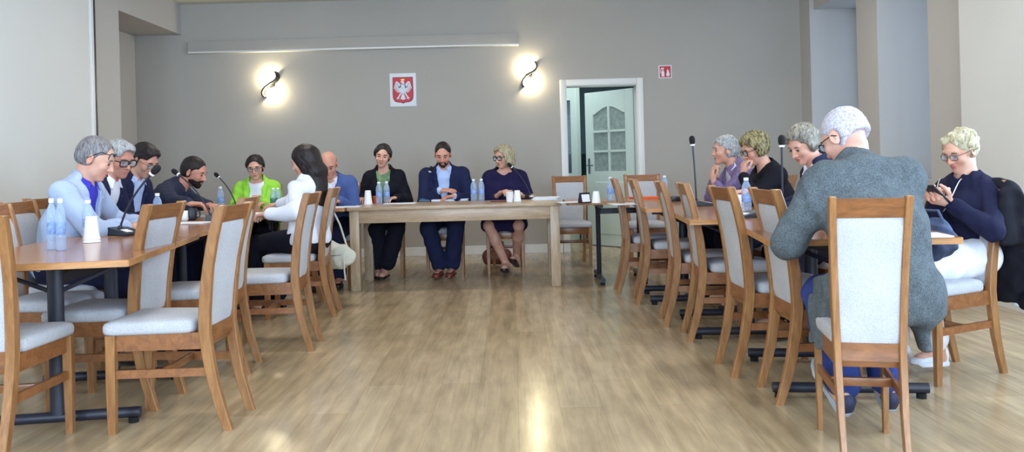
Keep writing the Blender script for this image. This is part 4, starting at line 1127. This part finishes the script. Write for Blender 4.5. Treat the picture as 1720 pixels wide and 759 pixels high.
        if style=='curly':
            rs = np.random.RandomState(3)
            for j in range(46):
                d = nrm(rs.normal(size=3)); 
                if d[1] > .45 and d[2] < .45 or d[2] < -.35: continue
                c = V3(0,-.014,.03)+d*V3(.084,.102,.09); ops.append(('u', E(tuple(c), (.022,.022,.020)), .008, t*.3))
        if style=='bob':
            for k in (1,-1): ops += [('u', ECap(s.h(k*.066,-.008,.05), s.h(k*.076,.004,-.085), s.HR@V3(0,1,0), (.050,.024),(.044,.020)), .03, t*.6)]
            ops.append(('u', ECap(s.h(0,-.075,.03), s.h(0,-.072,-.085), s.HR@V3(1,0,0), (.07,.035),(.072,.03)), .03, t*.6))
            ops.append(('u', E((0,.045,.085),(.062,.045,.028)), .03, t*.5))
        if style=='long':
            for k in (1,-1): ops += [('u', ECap(s.h(k*.06,-.02,.04), s.h(k*.07,-.02,-.10), s.HR@V3(0,1,0), (.06,.028),(.04,.022)), .03, t*.6)]
            bk = s.tp((0,-.125,.86))
            ops += [('u', ECap(s.h(0,-.07,.03), s.h(0,-.085,-.12), s.HR@V3(1,0,0), (.075,.045),(.08,.032)), .03, t*.6), ('u', ECap(s.h(0,-.085,-.10), bk, (1,0,0), (.085,.032),(.055,.020)), .03, t*.5)]
        if style in ('updo','pulled'):
            ops.append(('u', E((0,-.098 if style=='updo' else -.10,.01),(.038,.032,.036)), .02, t*.6))
            for k in (1,-1): ops.append(('u', E((k*.064,.010,.025),(.022,.050,.045)), .02, t*.5))
        ops += list(parts)
        # face opening, ears and nape
        fz = {'buzz':.0,'short':.0}.get(style,.0)
        ops.append(('s', E((0,.102,-.030),(.079,.084,line+.046)), .010, 0))
        if style in ('short','buzz','thick','updo','pulled'):
            for k in (1,-1): ops.append(('s', E((k*.086,-.002,-.028),(.022,.025,.036)), .006, 0))
            ops.append(('s', E((0,-.055,-.115),(.11,.12,.055)), .010, 0))
            for k in (1,-1): ops.append(('s', E((k*.07,.062,-.02),(.04,.05,.06)), .01, 0))
        elif style in ('wavy','curly'):
            ops.append(('s', E((0,-.03,-.13),(.13,.14,.060)), .010, 0))
            for k in (1,-1): ops.append(('s', E((k*.07,.075,-.03),(.045,.055,.07)), .01, 0))
        v,q = mesh_field(ops, vox, folds, int(abs(s.base.x)*50), fs); o = np_mesh('hair', v, q, mat, s.root)
        if label: o['label']=label
        return o
    def beard(s, mat, t=.005):
        E = s.hE
        ops = [('u', E((0,.028,-.058),(.056,.060,.056)), .02, t), ('u', E((0,.070,-.097),(.022,.020,.018)), .025, t), ('u', E((0,.088,-.055),(.030,.008,.012)), .01, t*.8)]
        ops += [('s', E((0,.10,-.006),(.056,.05,.042)), .01, 0), ('s', E((0,.106,-.064),(.020,.02,.0085)), .005, 0), ('s', E((0,-.055,-.04),(.10,.062,.10)), .01, 0), ('s', E((0,.0,-.13),(.06,.055,.035)), .02, 0)]
        for k in (1,-1): ops.append(('s', E((k*.07,.05,.0),(.03,.06,.03)), .01, 0))
        v,q = mesh_field(ops, .0042, .001, 3, 4); return np_mesh('beard', v, q, mat, s.root)
# ================================================================== CLOTHES AND HAIR COLOURS
K = {}
K['lightblue'] = fabric('light blue grey wool', srgb(166,182,212), .06, 300, bump=.15)
K['violet'] = fabric('violet blue shirt cotton', srgb(66,64,190), .06, 300, bump=.1)
K['navy'] = fabric('navy suit wool', srgb(34,38,68), .10, 300, bump=.15)
K['navy2'] = fabric('blue suit wool', srgb(33,39,72), .10, 300, bump=.15)
K['darkshirt'] = fabric('charcoal blue shirt', srgb(50,55,76), .10, 250, bump=.15)
K['lime'] = fabric('lime green jacket cloth', srgb(152,214,72), .05, 250, bump=.15)
K['white'] = fabric('white cotton', srgb(226,230,244), .04, 300, bump=.1)
K['paleblue'] = fabric('pale blue shirt cotton', srgb(176,196,238), .05, 300, bump=.1)
K['midblue'] = fabric('mid blue jacket cloth', srgb(74,94,150), .08, 250, bump=.15)
K['black'] = fabric('black cloth', srgb(24,24,34), .15, 250, bump=.15)
K['blacktr'] = fabric('black trouser cloth', srgb(26,26,40), .12, 250, bump=.15)
K['printed'] = plain('green and white print', srgb(120,150,110), .8, var=.55, vscale=55)
K['dress'] = fabric('dark navy dress cloth', srgb(32,28,66), .10, 250, bump=.15)
K['purple'] = fabric('lilac cardigan knit', srgb(134,118,164), .22, 120, bump=.5, vscale=40)
K['tweed'] = fabric('grey tweed', srgb(80,88,98), .20, 230, bump=.5, fleck=srgb(108,118,124), vscale=30)
K['jeans'] = fabric('blue denim', srgb(54,72,140), .16, 220, bump=.4)
K['jumper'] = fabric('navy jumper knit', srgb(28,30,58), .12, 160, bump=.4)
K['whitetr'] = fabric('white trouser cotton', srgb(232,234,244), .04, 250, bump=.1)
K['blacksh'] = plain('black shoe leather', srgb(20,20,34), .35)
K['brownsh'] = plain('brown shoe leather', srgb(112,58,46), .3)
K['sneakw'] = plain('white sneaker', srgb(226,232,244), .6)
K['sneakd'] = plain('dark navy sneaker', srgb(36,42,72), .6, bump=.3, bscale=200)
K['solegrey'] = plain('pale grey rubber sole', srgb(170,180,190), .7)
HR = {'dark': hairmat('black brown hair', srgb(44,36,38), srgb(18,14,18)), 'brown': hairmat('dark brown hair', srgb(66,50,46), srgb(28,22,24)),
      'grey': hairmat('mid grey hair', srgb(140,138,142), srgb(84,82,90)), 'silver': hairmat('silver grey hair', srgb(186,188,190), srgb(116,118,124)),
      'white': hairmat('white cropped hair', srgb(214,213,224), srgb(160,156,174), (70,70,40)), 'blond': hairmat('ash blond hair', srgb(190,180,150), srgb(120,108,84)),
      'olive': hairmat('dark blond hair with lighter streaks', srgb(158,146,104), srgb(66,58,40), (34,34,12)), 'pale': hairmat('pale blond hair', srgb(206,200,172), srgb(140,130,104), (40,40,16)),
      'greybr': hairmat('grey brown hair', srgb(150,146,136), srgb(82,80,74), (34,34,10))}
BROW = {'d': plain('dark eyebrow', srgb(38,30,30), .8), 'g': plain('grey eyebrow', srgb(112,106,106), .8), 'b': plain('light brown eyebrow', srgb(116,96,74), .8)}
T = lambda x, y, z=.785: at_z(x, y, z)
def seat_under(p, label=None, face=None):
    a = math.degrees(p.a) if face is None else face
    return chair_at(p.base.x+.03*math.cos(p.a), p.base.y+.03*math.sin(p.a), a, label)

def cast():
    # ---------------- left-hand row, outer side
    p = Person('man in a light blue jacket with cropped grey hair, bent over a phone', 2, (160,266), 4.93, lean=9, curl=12, pitch=26, yaw=10, hs=1.03, girth=1.08, sw=.185)
    p.set_arm(-1, T(243,376), pole=(-.9,-.2,-.7)); p.set_arm(1, T(228,381), pole=(.9,-.2,-.8), d=(-.15,1,-.05), n=(-.5,0,-.8), curl=(40,35,25))
    p.body(); p.garment('jacket', K['lightblue'], .018, .006, neck='v', depth=.26, vw=.052, lap=True, sleeve=.94); p.garment('shirt', K['violet'], .006, arms=False, collar=True, nr=.058)
    p.trousers(K['navy']); p.shoes('lace', K['blacksh']); p.hair('buzz', HR['grey'], .006, .001, line=.098); p.face(BROW['g']); p.glasses(up=.045); CH['O2'] = seat_under(p, 'dining chair under the man in the light blue jacket')
    p = Person('man with thick silver hair and black-rimmed glasses in a navy suit', 0, (200,267), 5.60, lean=14, curl=12, pitch=20, yaw=-28, skin='c', girth=1.03)
    p.set_arm(-1, (-.12,.42,.80), world=False); p.set_arm(1, (.14,.40,.80), d=(-.3,1,-.05), world=False)
    p.body(); p.garment('jacket', K['navy'], .017, .005, neck='v', depth=.28, vw=.052, lap=True); p.garment('shirt', K['white'], .006, arms=False, collar=True, nr=.058)
    p.trousers(K['navy']); p.shoes('lace', K['blacksh']); p.hair('thick', HR['silver'], .014, .004); p.face(BROW['g']); p.glasses(r=.026, thick=.0032); seat_under(p, 'dining chair under the man with silver grey hair and navy suit')
    p = Person('man with short dark hair, thin glasses and dark suit over a pale blue shirt', -8, (241,267), 6.20, lean=14, curl=12, pitch=34, yaw=-6, girth=1.05)
    p.set_arm(-1, (-.12,.40,.80), world=False); p.set_arm(1, (.14,.40,.80), d=(-.3,1,-.05), world=False)
    p.body(); p.garment('jacket', K['navy'], .018, .006, neck='v', depth=.30, vw=.060, lap=True); p.garment('shirt', K['paleblue'], .006, arms=False, collar=True, nr=.058)
    p.trousers(K['navy']); p.shoes('lace', K['blacksh']); p.hair('thick', HR['dark'], .010, .003); p.face(BROW['d']); p.glasses(METALF, r=.022, thick=.002); seat_under(p, 'dining chair under the man in the dark suit with thin glasses')
    p = Person('bearded man with cropped dark hair in a charcoal shirt, bent over the table', 2, (325,276), 6.88, lean=26, curl=20, pitch=22, yaw=-6, girth=1.10, sw=.19, skin='c')
    p.set_arm(-1, T(372,356)); p.set_arm(1, T(362,363), pole=(.5,-.3,-1), d=(-.2,1,-.05), curl=(35,30,20))
    p.body(); p.garment('shirt', K['darkshirt'], .016, .006, neck='crew', collar=True, sleeve=.92, folds=.005)
    p.trousers(K['navy']); p.shoes('lace', K['blacksh']); p.hair('buzz', HR['dark'], .007, .001); p.face(BROW['d']); p.beard(HR['dark'], .006); seat_under(p, 'dining chair under the bearded man in the charcoal blue shirt')
    # ---------------- behind the left side table
    p = Person('woman in a lime green jacket with dark pulled-back hair and glasses', 278, (429,281), 8.13, 'f', lean=6, curl=8, pitch=14, yaw=0, roll=4)
    p.set_arm(1, (.13,.33,.80), d=(-.6,.8,-.05), world=False); p.set_arm(-1, (-.12,.35,.80), d=(.6,.8,-.05), world=False)
    p.body(); p.garment('jacket', K['lime'], .022, .010, neck='v', depth=.36, vw=.060, lap=True, folds=.005); p.garment('blouse', K['white'], .007, arms=False, neck='crew', nr=.064)
    p.trousers(K['blacktr']); p.shoes('pump', K['blacksh']); p.hair('pulled', HR['dark'], .012, .002); p.face(BROW['d'], False); p.glasses(r=.021, thick=.0017); seat_under(p, 'dining chair under the woman in the lime green jacket')
    p = Person('bald man in a mid blue jacket, half hidden by the woman in white', 268, (552,276), 8.12, lean=12, curl=12, pitch=30, yaw=6, girth=1.05, skin='c')
    p.set_arm(1, (.15,.33,.80), d=(-.6,.8,-.05), world=False); p.set_arm(-1, (-.13,.34,.80), d=(.6,.8,-.05), curl=(35,30,20), world=False)
    p.body(); p.garment('jacket', K['midblue'], .018, .006, neck='v', depth=.26, vw=.052, lap=True); p.garment('shirt', K['white'], .006, arms=False, collar=True, nr=.058)
    p.trousers(K['navy']); p.shoes('lace', K['blacksh']); p.hair('buzz', HR['grey'], .0015, .0, parts=(('s', Ell(p.h(0,.01,.10), (.10,.13,.075), p.HR), .01, 0),)); p.face(BROW['d']); seat_under(p, 'dining chair under the bald man in the mid blue jacket')
    # ---------------- woman with long hair, inner side of the left-hand row
    p = Person('woman in a white blouse with long dark hair, sitting with her back half turned', 156, (512,270), 6.30, 'f', lean=-3, curl=4, pitch=20, yaw=14, girth=1.02)
    p.set_arm(1, T(446,352), pole=(.8,-.6,-.5), d=(-.2,1,-.05)); p.set_arm(-1, T(452,360), pole=(-.8,-.5,-.7), d=(.1,1,-.05))
    p.set_leg(1, (.11,.42,.53), (.11,.40,.105)); p.set_leg(-1, (-.11,.42,.53), (-.11,.42,.105))
    p.body(); p.garment('blouse', K['white'], .020, .008, neck='crew', nr=.062, folds=.007, collar=True, sleeve=.93, hem=.55); p.trousers(K['blacktr'], big=.008); p.shoes('pump', K['blacksh'])
    p.hair('long', HR['dark'], .013, .0010, line=.072); p.face(BROW['d'])
    q = CH['LD']; q.location = (p.base.x-.10, p.base.y+.03, 0)
    # ---------------- head table
    p = Person('woman with dark pinned-up hair in a black blazer over a green print top', 272, (643,262), 8.62, 'f', lean=8, curl=8, pitch=8, yaw=0, roll=-9, girth=1.02)
    p.set_arm(1, (.20,.30,.80), pole=(.5,-.5,-1), d=(.1,.95,-.1), world=False); p.set_arm(-1, (-.15,.32,.80), pole=(-.5,-.5,-1), d=(.7,.65,-.05), world=False)
    p.set_leg(1, (.05,.42,.50), (.065,.30,.105), 10); p.set_leg(-1, (-.15,.43,.50), (-.02,.36,.105), -10)
    p.body(); p.garment('blazer', K['black'], .019, .008, neck='v', depth=.34, vw=.052, lap=True, hem=.50); p.garment('blouse', K['printed'], .007, arms=False, neck='crew', nr=.062)
    p.trousers(K['blacktr'], big=.014, shin=.84, flare=.022); p.shoes('pump', K['blacksh']); p.hair('updo', HR['dark'], .013, .003); p.face(BROW['d'], False); seat_under(p, 'dining chair under the woman in the black blazer')
    p = Person('bearded man in a navy suit and open pale blue shirt, middle of the head table', 269, (744,259), 8.62, lean=9, curl=10, pitch=24, yaw=0, girth=1.08, sw=.19, skin='c')
    p.set_arm(1, (.03,.30,.86), pole=(.7,-.3,-1), d=(-.97,.25,.0), n=(0,-.3,-.9), curl=(10,10,8), world=False); p.set_arm(-1, (-.12,.33,.80), pole=(-.6,-.4,-1), d=(.9,.4,-.05), world=False)
    p.set_leg(1, (.14,.42,.50), (.045,.36,.105), -8); p.set_leg(-1, (-.13,.42,.50), (-.075,.33,.105), -6)
    p.body(); p.garment('jacket', K['navy2'], .018, .006, neck='v', depth=.28, vw=.052, lap=True, sleeve=.88, hem=.49); p.garment('shirt', K['paleblue'], .006, 0, collar=True, nr=.060, sleeve=.99)
    p.trousers(K['navy2'], big=.010, flare=.016); p.shoes('lace', K['brownsh']); p.hair('buzz', HR['dark'], .006, .001, line=.096); p.face(BROW['d']); p.beard(HR['brown'], .003); seat_under(p, 'dining chair under the bearded man in the navy suit')
    p = Person('woman with blond bob and dark glasses in a navy dress at the head table', 268, (846,263), 8.62, 'f', lean=8, curl=8, pitch=12, yaw=-42, girth=1.14, sw=.168)
    p.set_arm(1, (.03,.32,.82), pole=(.5,-.4,-1), d=(-.55,.8,.25), curl=(50,45,30), n=(-.3,0,-.9), world=False); p.set_arm(-1, (-.16,.32,.80), pole=(-.5,-.4,-1), d=(.75,.6,-.05), world=False)
    p.set_leg(1, (.15,.42,.50), (.0,.30,.115), -4, -14); p.set_leg(-1, (-.14,.42,.50), (-.10,.05,.15), -14, -24)
    p.body(); p.garment('dress_top', K['dress'], .018, .008, neck='crew', nr=.078, sleeve=.45, drop=.02); p.skirt(K['dress'], reach=.86); p.shoes('pump', K['blacksh'])
    p.hair('bob', HR['blond'], .011, .003, fs=2.8); p.face(BROW['b']); p.glasses(r=.026, thick=.0032); seat_under(p, 'dining chair under the blond woman in the navy dress')
    # ---------------- right-hand row, outer side
    p = Person('woman with short grey hair in a lilac cardigan, hands at her chin', 184, (1218,252), 6.85, 'f', lean=14, curl=12, pitch=4, yaw=-4)
    hd = p.h(0,.10,-.125); p.set_arm(1, (hd[0]+.05,hd[1]-.01,hd[2]-.10), pole=(.6,.3,-1), d=(-.35,.25,.9), n=(-.3,-.9,.1), curl=(50,50,40), world=False); p.set_arm(-1, (hd[0]-.02,hd[1]+.02,hd[2]-.13), pole=(-.6,.5,-1), d=(.35,.1,.9), n=(.3,-.9,.1), curl=(45,45,35), world=False)
    p.body(); p.garment('cardigan', K['purple'], .02, .008, neck='v', depth=.16, vw=.06, collar=True, sleeve=.80, folds=.006); p.garment('shirt', K['white'], .006, arms=False, nr=.064)
    p.trousers(K['blacktr']); p.shoes('pump', K['blacksh']); p.hair('short', HR['silver'], .013, .003); p.face(BROW['g'], False); seat_under(p, 'dining chair under the woman in the lilac cardigan')
    p = Person('woman with wavy dark blond hair in a black top, hand at her face', 186, (1268,250), 6.25, 'f', lean=12, curl=10, pitch=22, yaw=2, girth=1.05)
    hd = p.h(-.03,.125,-.05); p.set_arm(-1, (hd[0]-.01,hd[1]+.02,hd[2]-.10), pole=(-.7,.5,-1), d=(.10,-.12,1), n=(.2,-1,0), curl=(45,50,35), world=False); p.set_arm(1, T(1228,344), pole=(.8,-.3,-.8), d=(-.3,.9,-.05))
    p.body(); p.garment('top', K['black'], .016, .006, neck='crew', nr=.074, drop=.01, sleeve=.85); p.trousers(K['blacktr']); p.shoes('pump', K['blacksh'])
    p.hair('wavy', HR['olive'], .011, .005, line=.072, fs=3); p.face(BROW['b']); p.glasses(r=.024); seat_under(p, 'dining chair under the woman in the black top')
    p = Person('woman with full grey brown hair in a dark blazer over a white shirt', 188, (1349,242), 5.22, 'f', lean=14, curl=14, pitch=30, yaw=16, girth=1.03)
    p.set_arm(-1, T(1325,352), pole=(-.8,-.4,-.7)); p.set_arm(1, T(1318,345), pole=(.8,-.4,-.7), d=(-.3,.9,-.05))
    p.body(); p.garment('blazer', K['navy'], .018, .007, neck='v', depth=.36, vw=.08, lap=True); p.garment('shirt', K['white'], .007, arms=False, collar=True, nr=.060)
    p.trousers(K['blacktr']); p.shoes('pump', K['blacksh']); p.hair('wavy', HR['greybr'], .008, .005, line=.074, fs=3); p.face(BROW['g']); seat_under(p, 'dining chair under the woman in the dark blazer and white shirt')
    # ---------------- man in tweed, from behind
    p = Person('man in a grey tweed jacket with cropped white hair, seen from behind', 94, (1419,224), 3.23, lean=14, curl=20, pitch=30, yaw=26, girth=1.04, sw=.170, hs=.99, skin='b', vox=.004, nlen=.150)
    p.set_arm(-1, (-.20,.43,.80), pole=(-.6,.0,-1), d=(.45,.9,-.05), world=False); p.set_arm(1, (.10,.45,.80), pole=(.2,-.3,-1), d=(-.35,.9,-.05), world=False)
    p.set_leg(-1, (-.07,.43,.50), (-.105,.16,.16), 10, -42); p.set_leg(1, (.13,.42,.50), (.075,.14,.17), -6, -50)
    p.body()
    flaps = [('u', ECap((-.21,.06,.60),(-.235,.05,.32),(0,1,0),(.15,.03),(.11,.02)), .06, .0), ('u', ECap((.10,-.02,.60),(.115,-.05,.34),(0,1,0),(.07,.025),(.05,.018)), .06, .0), ('u', ECap((0,-.09,.62),(0,-.10,.50),(1,0,0),(.13,.05),(.13,.03)), .06, .0)]
    p.garment('jacket', K['tweed'], .020, .008, neck='v', depth=.28, vw=.07, lap=True, folds=.005, vox=.005, extra=flaps, ak=.07, hem=.345); p.garment('shirt', K['paleblue'], .006, arms=False, collar=True, nr=.058)
    p.trousers(K['jeans'], big=.008, vox=.005); p.shoes('sneaker', K['sneakd'], K['solegrey']); p.hair('buzz', HR['white'], .007, .0012, fs=5, parts=[('s', p.hE((0,-.082,-.078),(.12,.075,.058)), .012, 0)] + [('s', p.hE((k*.088,-.004,-.014),(.026,.032,.046)), .006, 0) for k in (1,-1)]); p.face(BROW['g']); p.glasses()
    # ---------------- blond woman at the right end
    p = Person('woman with curly pale blond hair, navy jumper and white trousers, holding a phone', 196, (1613,256), 4.30, 'f', lean=-4, curl=4, pitch=24, yaw=6, vox=.004, hs=.86, sw=.128, girth=.86)
    ph = at_y(1573,326,4.08); p.set_arm(-1, (ph.x+.075,ph.y+.02,ph.z-.045), pole=(-.8,-.5,-.9), d=(.10,.95,.25), n=(.55,.1,.85), curl=(40,45,35), thumb=.4); p.set_arm(1, (ph.x+.06,ph.y+.10,ph.z-.01), pole=(.8,-.4,-.9), d=(-.5,.85,.3), n=(-.5,.2,-.6), curl=(35,35,25))
    p.set_leg(1, (.10,.41,.54), (.12,.33,.11), -6); p.set_leg(-1, (-.09,.42,.53), (-.03,.22,.12), 10, -6)
    p.body(); p.garment('jumper', K['jumper'], .013, .003, neck='crew', nr=.064, drop=.01, sleeve=.90, vox=.005, hem=.50)
    p.trousers(K['whitetr'], big=.006, shin=.88, vox=.005); p.shoes('sneaker', K['sneakw'], K['sneakw']); p.hair('curly', HR['pale'], .008, .003, line=.074, fs=3); p.face(BROW['b']); p.glasses(METALF, r=.021, thick=.0016)
    m = MB(); P=[]
    for k in range(25):
        a = -PI/2*1.0 + PI*k/24; x = math.sin(a)*.068; dz = -.17*max(0,math.cos(a))**1.6
        y = .055+.07*max(0,math.cos(a)); P.append(p.nb+p.TR@V3(x, y+.040, .0+dz))
    m.tube([Vector(q) for q in P], .0026, 6); m.sphere(Vector(P[12])+Vector((0,.004,-.012)), .010, 8); m.build('necklace', plain('silver chain', srgb(214,210,205), .3, metal=.8), p.root)
    # phone in her hands
    t = thing('mobile_phone', 'dark mobile phone held in both hands by the woman in the navy jumper', 'phone', ph); t.rotation_euler = Euler((math.radians(38),0,p.rz+math.radians(6)))
    m = MB(); m.box(-.036,.036,-.074,.074,-.005,.004,bevel=.003); m.build('phone_body', M['blackpl'], t)
    m = MB(); m.box(-.032,.032,-.068,.068,.004,.0046); m.build('phone_screen', M['rubber'], t, smooth=False)
    return p
PN = cast()
# phone in the hands of the man in the light blue jacket
ph = at_z(246, 372, .79); t = thing('mobile_phone', 'dark mobile phone in the hands of the man in the light blue jacket', 'phone', ph); t.rotation_euler=(math.radians(20),0,-.9)
m = MB(); m.box(-.036,.036,-.074,.074,-.005,.004,bevel=.003); m.build('phone_body', M['blackpl'], t)
m = MB(); m.box(-.032,.032,-.068,.068,.004,.0046); m.build('phone_screen', M['rubber'], t, smooth=False)

# ================================================================== BAGS AND HANGING JACKET
M['cream'] = plain('cream leather', srgb(206,204,188), .5, bump=.3, bscale=60, var=.12, vscale=10)
c = CH['LE']; 
cx_, cy_ = at_y(567, 428, 6.80).x, 6.80; cz_ = at_y(567,428,6.80).z
t = thing('shoulder_bag', 'cream slouchy shoulder bag hanging by its strap from a chair back', 'bag', (cx_, cy_, 0))
ops = [('u', Ell((0,0,cz_-.02),(.135,.06,.10)), .03, 0), ('u', Ell((-.07,.0,cz_+.06),(.05,.045,.07)), .06, 0), ('u', Ell((.05,0,cz_-.0),(.07,.05,.06)), .05, 0)]
v,q = mesh_field(ops, .005, .006, 4, 1.5); np_mesh('bag_body', v, q, M['cream'], t)
topz = .955; tx = c.location.x+.0 - cx_ ; 
bx_ = at_y(548, 312, 7.0).x - cx_
m = MB()
for dx, dy in ((.08,-.0),(-.09,.0)):
    P = [Vector((dx,dy,cz_+.06)), Vector((dx*.7+bx_*.3,.02,cz_+.25)), Vector((bx_+dx*.25,.05,topz-.06)), Vector((bx_+.0,.08,topz+.012)), Vector((bx_-.03,.10,topz+.012))]
    for a,b in zip(P,P[1:]): m.tube([a,b],.008,8)
m.build('bag_strap', M['cream'], t)
m = MB(); m.tube([(.06,-.055,cz_+.0),(.065,-.06,cz_-.12),(.07,-.055,cz_-.2)], .007, 6); m.build('tassel', M['cream'], t)
m = MB(); m.tube([(-.09,-.062,cz_+.01),(-.03,-.068,cz_-.0),(.05,-.066,cz_+.005)], .0025, 6); m.build('zip', M['black'], t)
# brown handbag on the floor below the blond woman at the head table
pb = at_z(836, 438, 0); M['brownbag'] = plain('brown leather', srgb(112,58,44), .45, bump=.2, bscale=80)
t = thing('handbag', 'brown leather handbag standing on the floor behind the legs of the blond woman', 'bag', (pb.x, 9.15, 0))
v,q = mesh_field([('u', ECap((-.11,0,.09),(.11,0,.09),(0,0,1),(.085,.055),(.085,.055)), .03, 0)], .006, .003, 2); np_mesh('bag_body', v, q, M['brownbag'], t)
m = MB(); m.tube([(-.08,0,.16),(-.07,0,.25),(0,0,.29),(.07,0,.25),(.08,0,.16)], .008, 8); m.build('bag_handle', M['brownbag'], t)
# grey blue bag on the lap of the blond woman
M['denim'] = fabric('grey blue canvas', srgb(78,92,124), .15, 200, bump=.4)
pb = at_y(1569, 400, 3.86)
t = thing('shoulder_bag', 'grey blue cloth bag on the lap of the woman in the navy jumper', 'bag', (pb.x, pb.y, 0), PN.rz)
v,q = mesh_field([('u', ECap((-.02,0,pb.z-.04),(.02,0,pb.z+.05),(1,0,0),(.12,.055),(.09,.04)), .03, 0)], .005, .007, 9, 1.2); np_mesh('bag_body', v, q, M['denim'], t)
m = MB(); m.tube([(-.07,0,pb.z+.06),(-.05,.02,pb.z+.13),(.05,.02,pb.z+.13),(.07,0,pb.z+.06)], .007, 8); m.build('bag_strap', M['denim'], t)
# dark jacket over the back of her chair
ch = CH['N']; a = ch.rotation_euler.z
t = thing('jacket', 'black jacket with pale lining hanging over the chair back of the woman in navy', 'jacket', (ch.location.x, ch.location.y, 0), a)
ops = [('u', ECap((-.16,-.30,.93),(.16,-.30,.93),(0,1,0),(.045,.04),(.045,.04)), .04, 0),
       ('u', ECap((-.02,-.315,.90),(.0,-.375,.36),(1,0,0),(.20,.030),(.17,.022)), .04, 0),
       ('u', ECap((-.17,-.33,.88),(-.155,-.42,.34),(1,0,0),(.055,.045),(.045,.032)), .03, 0), ('u', ECap((.17,-.33,.88),(.155,-.42,.38),(1,0,0),(.055,.045),(.045,.032)), .03, 0),
       ('u', ECap((-.20,-.25,.90),(-.215,-.26,.66),(0,1,0),(.05,.022),(.06,.018)), .04, 0)]
v,q = mesh_field(ops, .006, .005, 12, 1.4); np_mesh('jacket_shell', v, q, K['black'], t)
v,q = mesh_field([('u', ECap((-.16,-.375,.66),(-.13,-.40,.33),(1,0,0),(.03,.012),(.022,.010)), .04, 0)], .006, .006, 8); o = np_mesh('jacket_lining', v, q, K['white'], t); o['label']='pale jacket lining'
# ================================================================== LIGHT AND CAMERA
sc = bpy.context.scene
w = bpy.data.worlds.new('sky'); sc.world = w; w.use_nodes = True
bg = w.node_tree.nodes['Background']; bg.inputs['Color'].default_value = (.62,.76,1,1); bg.inputs['Strength'].default_value = 1.0
def area(name, loc, rot, sx, sy, power, col):
    L = bpy.data.lights.new(name, 'AREA'); L.shape='RECTANGLE'; L.size=sx; L.size_y=sy; L.energy=power; L.color=col
    o = bpy.data.objects.new(name, L); link(o); o.location=loc; o.rotation_euler=rot; return o
DAY = (.70,.84,1.0)
for i,(a,b) in enumerate(niches): area('window_daylight', (XO+.12,(a+b)/2,1.85), (0,PI/2,0), 1.9, (b-a)-.05, (9 if i<2 else 190), ((.5,.72,1) if i<2 else DAY))  # strong ones are added light from the two unseen near windows
for i,(a,b) in enumerate(fw): area('window_daylight', ((a+b)/2, YF-.25, 1.8), (PI/2,0,0), b-a, 1.95, 300, DAY)  # added soft light from the made-up windows behind the camera
# round opal ceiling lamps, unseen and added to brighten the room
M['opal'] = plain('lit opal glass', (1,1,1,1), .5, emit=(1,.96,.88,1), estr=4)
for i,(x,y) in enumerate([(-1.9,1.2),(1.9,1.2),(-1.9,4.6),(1.9,4.6),(-1.9,7.6),(1.9,7.6)]):
    t = thing('ceiling_lamp', 'round opal ceiling lamp', 'lamp', (x,y,H), 0, 'round opal ceiling lamps')
    m = MB(); m.lathe([(.25,-.035),(.25,0),(.001,0)], 24); m.build('lamp_ring', M['white'], t)
    m = MB(); m.lathe([(.001,-.07),(.12,-.065),(.2,-.05),(.235,-.03),(.235,-.02)], 24); m.build('lamp_glass', M['opal'], t)
    area('lamp_light', (x,y,H-.09), (0,0,0), .4, .4, 22, (1,.95,.86))
area('corridor_light', (.35,11.2,2.85), (0,0,0), 1.2, 1.2, 36, (.85,.97,1))  # unseen area light without a fitting, added to brighten the door leaf
cam = bpy.data.cameras.new('camera'); co = bpy.data.objects.new('camera', cam); link(co); sc.camera = co
cam.sensor_fit='HORIZONTAL'; cam.sensor_width=36; cam.lens = 36*F_PX/1720
# level camera rolled a little; the frame is shifted so that the horizon sits where the photograph has it
vx, vy = 0.0, 379.5-HOR_Y                 # where the optical axis falls, px from the frame centre (y up)
co.location=(0,0,CAM_H); co.rotation_euler=Euler((PI/2,0,0))
co.rotation_euler = (Matrix.Rotation(PI/2,3,'X') @ Matrix.Rotation(-ROLL,3,'Z')).to_euler()
cam.shift_x = -vx/1720; cam.shift_y = -vy/1720
cam.clip_start=.05; cam.clip_end=100
vs = sc.view_settings; vs.view_transform='Standard'; vs.look='None'; vs.gamma=1; vs.use_curve_mapping=False; vs.exposure=EXPOSURE
sc.cycles.use_denoising = True; sc.cycles.max_bounces=6; sc.cycles.transparent_max_bounces=10; sc.cycles.sample_clamp_indirect=3
sc.cycles.caustics_reflective=False; sc.cycles.caustics_refractive=False
